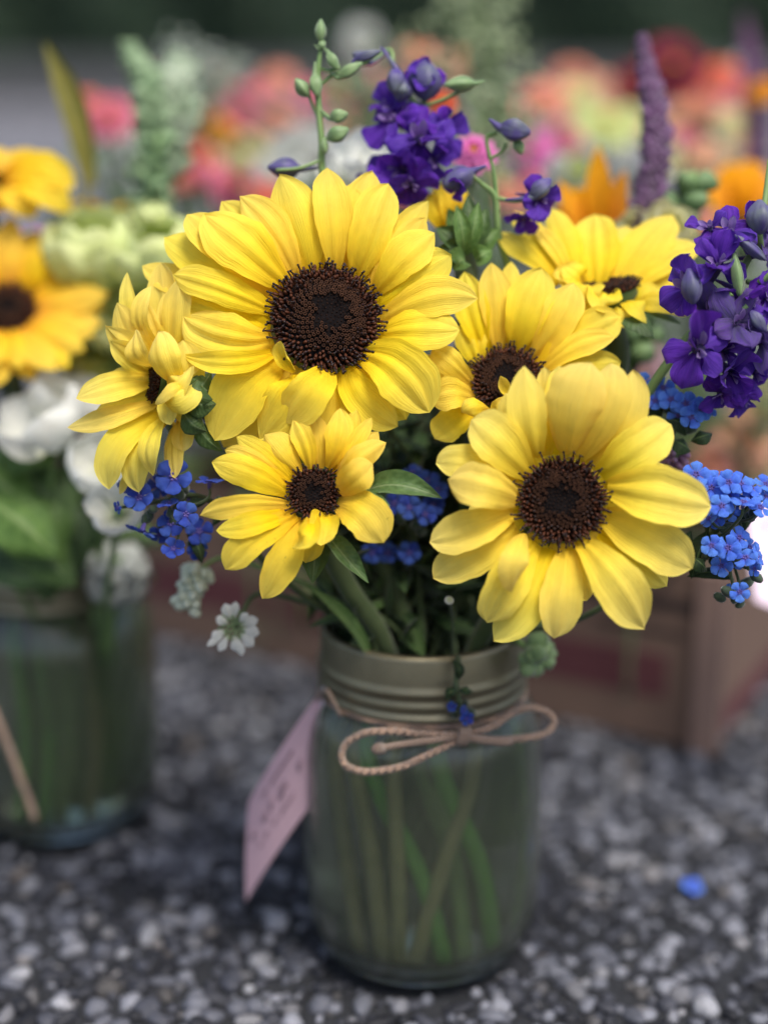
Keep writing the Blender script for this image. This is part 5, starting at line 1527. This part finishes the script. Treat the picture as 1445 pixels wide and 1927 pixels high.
for i, (x, y, mt) in enumerate(((-20, 0, STMB), (60, 0, STMT), (-60, .01, STMB), (10, .005, STM2))):
    a = jb(x / FPX * .78 + .003, -.02)
    path = catmull([a + np.array((0, -.012, -.004)), a + np.array((.004, -.006, .05)), a + np.array((-.004, .004, .13))], 6)
    mb = MB(); tube(mb, path, .003, 8)
    tag(mb.build('cut_stem', mt, None, org=path[0]), ['green stem left of centre in the left jar', 'tan stem right of centre in the left jar', 'green stem near the edge in the left jar', 'pale stem in the middle of the left jar'][i], 'stem', 'stems standing in the left jar')
# twine hanging on the left jar
t0 = P(-20, 1330, .751)
mb = MB(); rope(mb, catmull([P(-60, 1240, .760), P(-10, 1340, .751), P(30, 1440, .750), P(66, 1540, .752)], 8), .0016)
tag(mb.build('twine_end', TWINE, None, org=t0), 'loose end of brown twine hanging down the left jar', 'twine')
# tall pieces of the left bouquet
spike('tall pale green bell spike rising left of centre, blurred', jb(.012, .02), P(238, 78, .82), .0105, plain('pale green bell', (.16, .25, .13), (.30, .40, .24), 60, .6), 131, GLB, 90, stem_from=.45, mid=P(285, 330, .80), taper=.45, bl=.42, name='bell_spike')
spike('second green bell spike with a whitish tip, right of the first', jb(.02, .02), P(338, 108, .86), .013, plain('greyish green bell', (.18, .26, .15), (.38, .44, .34), 60, .6), 132, GLB, 90, stem_from=.5, mid=P(320, 330, .84), taper=.7, bl=.40, name='bell_spike')
spike('third bell spike, low and dense, over the lime bloom', jb(.016, .014), P(300, 250, .78), .0105, plain('soft green bell', (.14, .24, .11), (.26, .38, .20), 60, .6), 133, GLB, 60, stem_from=.62, taper=.8, bl=.42, name='bell_spike')
t = thing('olive_blade', jb(0, .02), 'dark olive spear leaf leaning left near the top left corner', 'leaf')
mb = MB(); stem_to(mb, P(168, 330, .80), jb(0, .02), .002); mb.build('stalk', OLV, t)
mb = MB(); petal(mb, P(172, 350, .80), P(84, 78, .80), 56 / FPX * .80, DIR(0, 0, 1), .002, .004, .5, .02, 'l', n=18, m=9); mb.build('blade', OLV, t)

# ---------------------------------------------------------------- front bouquet, back row
GF = 'small blooms at the back of the front bouquet'
RB = RIM + np.array((0, .01, -.1))
zinnia('pink zinnia behind the thin larkspur spray', P(890, 292, .675), DIR(0, .4, .9), 48 / FPX * .70, MAG, RB + np.array((.008, 0, 0)), 141, GF)
zinnia('small orange red flower behind the violet larkspur spike', P(832, 195, .72), DIR(.1, .3, .9), 32 / FPX * .72, ORED, RB + np.array((.004, .008, 0)), 142, GF)
zinnia('tiny hot pink flower between the largest sunflower and the green bracts', P(760, 386, .68), DIR(0, .8, .5), 18 / FPX * .68, PNK, RB + np.array((0, .01, 0)), 143, GF)
cup_flower('white bloom with rounded petals, left of the violet larkspur spike', P(690, 285, .69), DIR(.1, .7, .7), 66 / FPX * .69, WHB, RB + np.array((-.004, .01, 0)), 144, GF, 5, open_=.95, inner=False)
cup_flower('second white bloom, lower left of the rounded white one', P(645, 312, .70), DIR(-.3, .7, .6), 50 / FPX * .70, WHB, RB + np.array((-.008, .01, 0)), 145, GF, 5, open_=.95, inner=False)
cup_flower('cream bloom peeping over the sunflower at the upper right', P(1262, 425, .68), DIR(.3, .5, .8), 58 / FPX * .68, CRM, RB + np.array((.02, .01, 0)), 146, GF, 5, open_=.9)
cup_flower('cream green bloom behind the upper right sunflower petals', P(1195, 430, .69), DIR(-.2, .5, .8), 50 / FPX * .69, CRM, RB + np.array((.016, .014, 0)), 147, GF, 5, open_=.9)
spike('tall purple salvia spike at the upper right', RB + np.array((.02, .02, 0)), P(1210, 66, .72), .0086, plain('purple spike floret', (.07, .025, .08), (.15, .06, .16), 120, .8, sheen=.5), 148, GF, 420, stem_from=.42, mid=P(1208, 430, .70), taper=.38, bl=.30, name='salvia_spike', smat=plain('purple stem', (.06, .025, .05), (.09, .04, .08), 60, .7))
# white orlaya and white buds low on the left
def orlaya():
    C = P(440, 1180, .628); n = DIR(-.1, .2, 1)
    t = thing('orlaya', RIM + np.array((-.02, -.02, -.05)), 'small white flower with a green centre hanging below the small sunflower', 'flower')
    mb = MB(); tube(mb, catmull([RIM + np.array((-.02, -.02, -.05)), RIM + np.array((-.022, -.026, .012)), P(560, 1130, .65), P(480, 1120, .645), C - n * .004], 8), [.0014, .001], 7); mb.build('stem', STM, t)
    rg = random.Random(3)
    mb = MB()
    for k in range(46):
        q = math.sqrt(k / 46) * .0062; p = k * 2.4
        ball(mb, C + DIR(1, 0, 0) * q * math.cos(p) + DIR(0, 1, 0) * q * math.sin(p) + n * rg.uniform(0, .002), .00085, n, 1.2, 6, 4)
    mb.build('centre', BUD, t)['kind'] = 'stuff'
    for (dx, dy, w_) in ((-44, 22, 22), (-28, 46, 18), (6, 46, 24), (36, 34, 24), (48, 12, 24), (44, -14, 22), (-32, -18, 20), (-16, -42, 22), (4, -48, 18), (30, -28, 16), (16, 52, 18), (-48, 34, 14)):
        f = rg.uniform(.9, 1.05)
        mb = MB(); petal(mb, P(440 + dx * .3, 1180 + dy * .3, .627), P(440 + dx * f, 1180 + dy * f, .625), w_ / 4700, n, .001, 0, -.3, .03, 'r', 0, 1, 9, 7)
        mb.build('petal', WHT, t)


orlaya()
spike('drooping spray of greenish white buds left of the small white flower', RIM + np.array((-.012, -.02, -.05)), P(348, 1148, .64), .0065, plain('greenish white bud', (.42, .48, .36), (.60, .64, .52), 120, .6), 151, GF, 36, stem_from=.78, mid=[RIM + np.array((-.022, -.018, .01)), P(470, 1060, .65), P(385, 1065, .645)], taper=.9, bl=.42, name='bud_spray')
spike('cluster of green buds on the right rim of the front jar', RIM + np.array((.02, -.01, -.04)), P(1018, 1248, .642), .0078, BUD, 152, GF, 18, stem_from=.8, mid=[RIM + np.array((.028, -.008, .006)), P(985, 1215, .65)], taper=1.0, bl=.5, name='bud_cluster')
spike('tiny mauve flower spray behind the right side of the pale sunflower', RIM + np.array((.03, -.0, -.04)), P(1278, 850, .62), .0075, plain('mauve floret', (.22, .10, .20), (.48, .30, .46), 200, .7), 153, GF, 60, stem_from=.7, mid=[RIM + np.array((.028, .0, .01)), P(1180, 1000, .65), P(1240, 900, .63)], taper=.8, bl=.22, name='mauve_spray')
t = thing('highlight_bead', P(845, 1130, .60), 'tiny round white bead standing in for a highlight among the stems below the dark blue spray', 'petal')
mb = MB(); ball(mb, P(845, 1130, .612), .0019, DIR(.2, .6, .8), .5, 12, 8); mb.build('bead_body', WHT, t)  # white bead modelled in place of a floating highlight
mb = MB(); tube(mb, catmull([P(845, 1133, .613), P(852, 1160, .625), P(850, 1240, .65)], 5), .0005, 5); mb.build('stalk', STM, t)

# ---------------------------------------------------------------- bouquets in the tray behind
GB = 'blurred flowers of the bouquets behind'
LST = [
    # px, py, depth, R px, kind, material, label
    (205, 225, 1.02, 58, 'z', PNK, 'rose pink bloom behind the tall pale green spike'), (372, 205, 1.12, 52, 'z', PCH, 'peach bloom behind the second green spike'), (462, 188, 1.25, 50, 'z', PNK, 'pink bloom near the grey wall, upper left'),
    (352, 305, 1.02, 56, 'c', COR, 'coral bloom left of the pink one behind the largest sunflower'), (440, 352, .98, 58, 'z', PNK, 'hot pink bloom just above the largest sunflower, left'), (500, 368, .95, 36, 'z', COR, 'red pink bloom touching the largest sunflower petals'),
    (528, 235, 1.15, 46, 'z', SAL, 'salmon orange bloom left of the green larkspur buds'), (590, 185, 1.25, 42, 'z', PNK, 'soft pink bloom behind the green larkspur buds'), (635, 175, 1.05, 28, 'c', PCH, 'pale pink round bloom right of the green larkspur buds'),
    (470, 285, 1.05, 46, 'c', CRM, 'cream bloom above the hot pink one'), (560, 275, 1.0, 52, 'c', WHT, 'blurred white bloom behind the green larkspur stem'), (212, 310, 1.05, 24, 'c', WHT, 'pinkish white small bloom under the rose pink one'),
    (785, 105, 1.0, 42, 'z', SAL, 'peach pink bloom at the top behind the violet larkspur'), (680, 75, 1.25, 42, 'c', WHT, 'dim white bloom at the top centre'), (1000, 285, .95, 52, 'z', MAG, 'magenta pink bloom right of the thin larkspur spray'),
    (1022, 195, 1.15, 62, 'z', SAL, 'salmon bloom behind, right of the frothy green spray'), (1135, 245, 1.1, 66, 'z', LIM, 'lime green bloom left of the purple spike'), (1170, 298, 1.0, 24, 'c', WHT, 'small white bloom left of the purple spike'),
    (1265, 130, 1.2, 70, 'z', RED, 'dark red bloom right of the purple spike tip'), (1195, 170, 1.25, 55, 'z', RED, 'dim crimson bloom behind the purple spike'), (1350, 150, 1.2, 52, 'z', COR, 'crimson pink bloom near the top right corner'), (1300, 235, 1.25, 66, 'z', PCH, 'beige peach bloom right of the purple spike'), (1385, 245, 1.2, 54, 'z', CRM, 'pale beige bloom at the right, under the crimson pink one'),
    (1320, 300, 1.05, 44, 'z', PCH, 'peach bloom above the green buds at the right'), (1245, 385, .86, 44, 'c', PUR2, 'dark violet bloom right of the purple spike foot'), (960, 375, 1.0, 46, 'z', SAL, 'dusty pink bloom behind the nodding violet flower'), (1438, 175, 1.05, 38, 'z', ORG, 'orange bloom at the right edge near the top'), (1330, 435, .9, 48, 'z', SAL, 'salmon bloom left of the right-hand larkspur top'),
    (1400, 830, .98, 80, 'z', PCH, 'large blurred peach bloom under the right-hand larkspur'), (1335, 880, .95, 56, 'z', SAL, 'blurred dull salmon bloom above the bright blue spray'), (1440, 745, .98, 50, 'c', CRM, 'cream bloom at the right edge beside the larkspur'), (1440, 890, 1.0, 60, 'z', CRM, 'yellowish beige bloom at the right edge above the bright blue spray'), (1210, 690, .85, 50, 'z', MAU, 'dull mauve bloom seen between the sunflowers and the right-hand larkspur'),
    (290, 165, 1.2, 38, 'z', PCH, 'faint peach bloom between the two green spikes'), (70, 460, .95, 34, 'z', MAG, 'small mauve pink bloom behind the left sunflower'), (1405, 120, 1.3, 30, 'c', WHT, 'dim grey white bloom left of the orange one at the right'), (400, 250, 1.15, 46, 'z', ORG, 'dull orange bloom behind, over the coral one'),
    (385, 330, .92, 26, 'z', PNK, 'small rose bloom tucked between the coral and hot pink ones'), (330, 350, .90, 24, 'z', SAL, 'small salmon bloom just above the small lime bud bloom'), (560, 320, .88, 30, 'c', WHB, 'white bloom low at the foot of the green larkspur stem'), (670, 205, .98, 26, 'z', PNK, 'small pink bloom under the dim white one at the top centre'), (1000, 340, .88, 26, 'z', PNK, 'small pink bloom beside the nodding violet flower'),
    (1050, 310, .90, 22, 'c', WHB, 'tiny white bloom left of the orange sunflower petals'), (1290, 260, .98, 24, 'z', PNK, 'small pink bloom among the beige ones at the right'), (1350, 350, .90, 26, 'c', LIM, 'small lime bloom below the cream beige one at the right'), (1300, 395, .86, 26, 'z', PNK, 'small pink bloom under the green bud cluster'), (165, 190, 1.1, 26, 'z', COR, 'small coral bloom left of the rose pink one'), (420, 150, 1.2, 24, 'z', COR, 'small coral bloom near the wall over the pink one'),
    (250, 262, 1.15, 26, 'c', WHT, 'small white bloom between the rose pink bloom and the second green spike'), (300, 232, 1.3, 30, 'z', PCH, 'small peach bloom between the green spikes, low'), (395, 160, 1.35, 30, 'c', WHT, 'dim white bloom above the peach one, near the wall'),
    (405, 312, 1.05, 36, 'z', PCH, 'light peach bloom just right of the coral one'), (428, 278, 1.15, 26, 'c', CRM, 'small cream bloom over the light peach one'), (495, 222, 1.2, 34, 'z', PNK, 'pink peach bloom between the pink and salmon orange ones'), (512, 312, .98, 40, 'c', WHB, 'bright white bloom above the red pink one'),
    (600, 262, .95, 44, 'c', WHB, 'bright white bloom directly behind the green larkspur stem'), (645, 235, 1.1, 34, 'z', PCH, 'peach bloom above the rounded white bloom'), (722, 150, 1.15, 34, 'z', PNK, 'pink bloom between the larkspur tips'), (855, 118, 1.2, 36, 'z', PCH, 'peach bloom at the foot of the tall frothy spray'),
    (960, 228, 1.1, 42, 'z', PNK, 'pink bloom left of the salmon one, right of the nodding bud'), (1062, 262, 1.15, 40, 'z', PNK, 'soft pink bloom between the magenta and lime ones'), (1088, 315, 1.0, 32, 'c', LIM, 'small lime bloom above the orange sunflower'), (1180, 232, 1.2, 40, 'z', LIM, 'lime bloom touching the purple spike on its left'),
    (1238, 248, 1.15, 40, 'z', PCH, 'peach bloom touching the purple spike on its right'), (1262, 305, 1.05, 38, 'z', CRM, 'beige bloom low beside the purple spike'), (1352, 305, 1.1, 40, 'z', CRM, 'cream beige bloom left of the second orange sunflower'), (1410, 292, 1.15, 40, 'z', PCH, 'peach bloom over the second orange sunflower'),
    (1290, 182, 1.3, 40, 'z', COR, 'coral bloom under the dark red one'), (1335, 205, 1.15, 30, 'z', SAL, 'salmon bloom under the crimson pink one'), (1242, 330, .95, 24, 'c', WHB, 'small white bloom right of the purple spike'), (1392, 190, 1.3, 36, 'z', PNK, 'coral pink bloom between the crimson pink and orange ones'), (1080, 192, 1.3, 44, 'z', LIM, 'dull lime bloom above the soft pink one'),
    (1150, 178, 1.4, 44, 'z', PCH, 'dim peach bloom behind, left of the purple spike tip'), (335, 255, 1.2, 34, 'z', SAL, 'salmon bloom behind the second green spike'), (450, 300, .95, 30, 'c', CRM, 'pale yellow bloom just over the hot pink one'), (930, 330, .9, 30, 'z', CRM, 'pale yellow green bloom between the thin larkspur stalks'),
    (440, 235, 1.3, 50, 'z', PNK, 'pink bloom behind the cream one'), (520, 160, 1.4, 44, 'z', SAL, 'dim salmon bloom far behind at the upper left'), (900, 200, 1.3, 40, 'z', PCH, 'faint peach bloom inside the frothy green spray'), (1080, 150, 1.5, 46, 'z', SAL, 'dim salmon bloom far behind at the upper right'),
]
for i, (x, y, d, r_, kd, mt, lab) in enumerate(LST):
    c = P(x, y, d)
    base = np.array((c[0] * .85 + .02, max(c[1] + .01, .22), .03))
    n = DIR(.25 * math.sin(i * 2.1), .45 + .3 * math.sin(i * 1.3), .8)
    R = r_ / FPX * d
    if kd == 'z':
        zinnia(lab, c, n, R, mt, base, 200 + i, GB, name='zinnia')
    else:
        cup_flower(lab, c, n, R, mt, base, 200 + i, GB, 5 + i % 2, open_=.9)
spike('blurred purple spike at the top right corner', (.24, .40, .03), P(1400, 30, 1.1), .011, plain('dim purple floret', (.10, .04, .10), (.18, .08, .18), 80, .8), 173, GB, 200, stem_from=.4, mid=P(1425, 330, 1.05), taper=.4, bl=.3, name='purple_spike')
spike('green bud cluster on a stalk above the right-hand sunflower', RB + np.array((.022, .01, 0)), P(1305, 320, .70), .0115, plain('dark green bud', (.08, .15, .06), (.18, .28, .12), 60, .6), 174, GF, 26, stem_from=.72, taper=.8, bl=.5, name='bud_cluster')


def froth(label, x, y, d, w_, h_, base, seed, mat, n=170):
    rg = random.Random(seed)
    t = thing('filler_spray', base, label, 'foliage', 'frothy filler sprays behind')
    ms = MB(); stem_to(ms, P(x, y + h_ * .5, d), base, .0015)
    mb = MB()
    hub = P(x, y + h_ * .5, d)
    for k in range(26):
        q = P(x + rg.gauss(0, .4) * w_, y + rg.uniform(-.6, .45) * h_, d + rg.gauss(0, .02))
        tube(ms, catmull([hub, .5 * (hub + q) + .004 * np.array([rg.gauss(0, 1) for _ in range(3)]), q], 4), .0005, 4)
        for j in range(n // 26):
            ball(mb, q + .006 * np.array([rg.gauss(0, 1) for _ in range(3)]), rg.uniform(.0012, .003), (rg.gauss(0, 1), rg.gauss(0, 1), 1), 1.3, 5, 4)
    ms.build('stem', STM2, t)
    mb.build('tiny_buds', mat, t)['kind'] = 'stuff'


FRO = plain('frothy green', (.16, .21, .11), (.28, .34, .20), 60, .7)
froth('tall frothy green spray at the top, right of the violet larkspur', 900, 120, .92, 120, 230, (.06, .30, .03), 181, FRO, 340)
froth('frothy green spray behind the violet larkspur, left side', 700, 190, .98, 110, 140, (.0, .30, .03), 182, FRO)
froth('frothy green spray behind the thin larkspur', 920, 250, .88, 100, 120, (.05, .26, .03), 183, FRO)
froth('grey green spray among the pink blooms at the upper left', 380, 150, 1.1, 90, 90, (-.08, .42, .03), 184, plain('grey froth', (.25, .3, .25), (.4, .44, .38), 60, .7))
rng = random.Random(61)
for k in range(84):
    x = rng.uniform(120, 1480); y = rng.uniform(190, 420) if k % 4 else rng.uniform(480, 960)
    d = rng.uniform(1.0, 1.55)
    if y > 480: x = rng.uniform(350, 1500); d = rng.uniform(.9, 1.2)
    tip = P(x, y, d)
    base = np.array((tip[0] * .9, max(.24, tip[1]), .05))
    leafy('leafy green stem filling the bouquets behind', base, tip, 9, rng.uniform(.03, .05), rng.choice(('mid', 'fresh', 'grey', 'dark', 'mid')), 700 + k, 'greenery of the bouquets behind')
print('objects', len(bpy.data.objects))
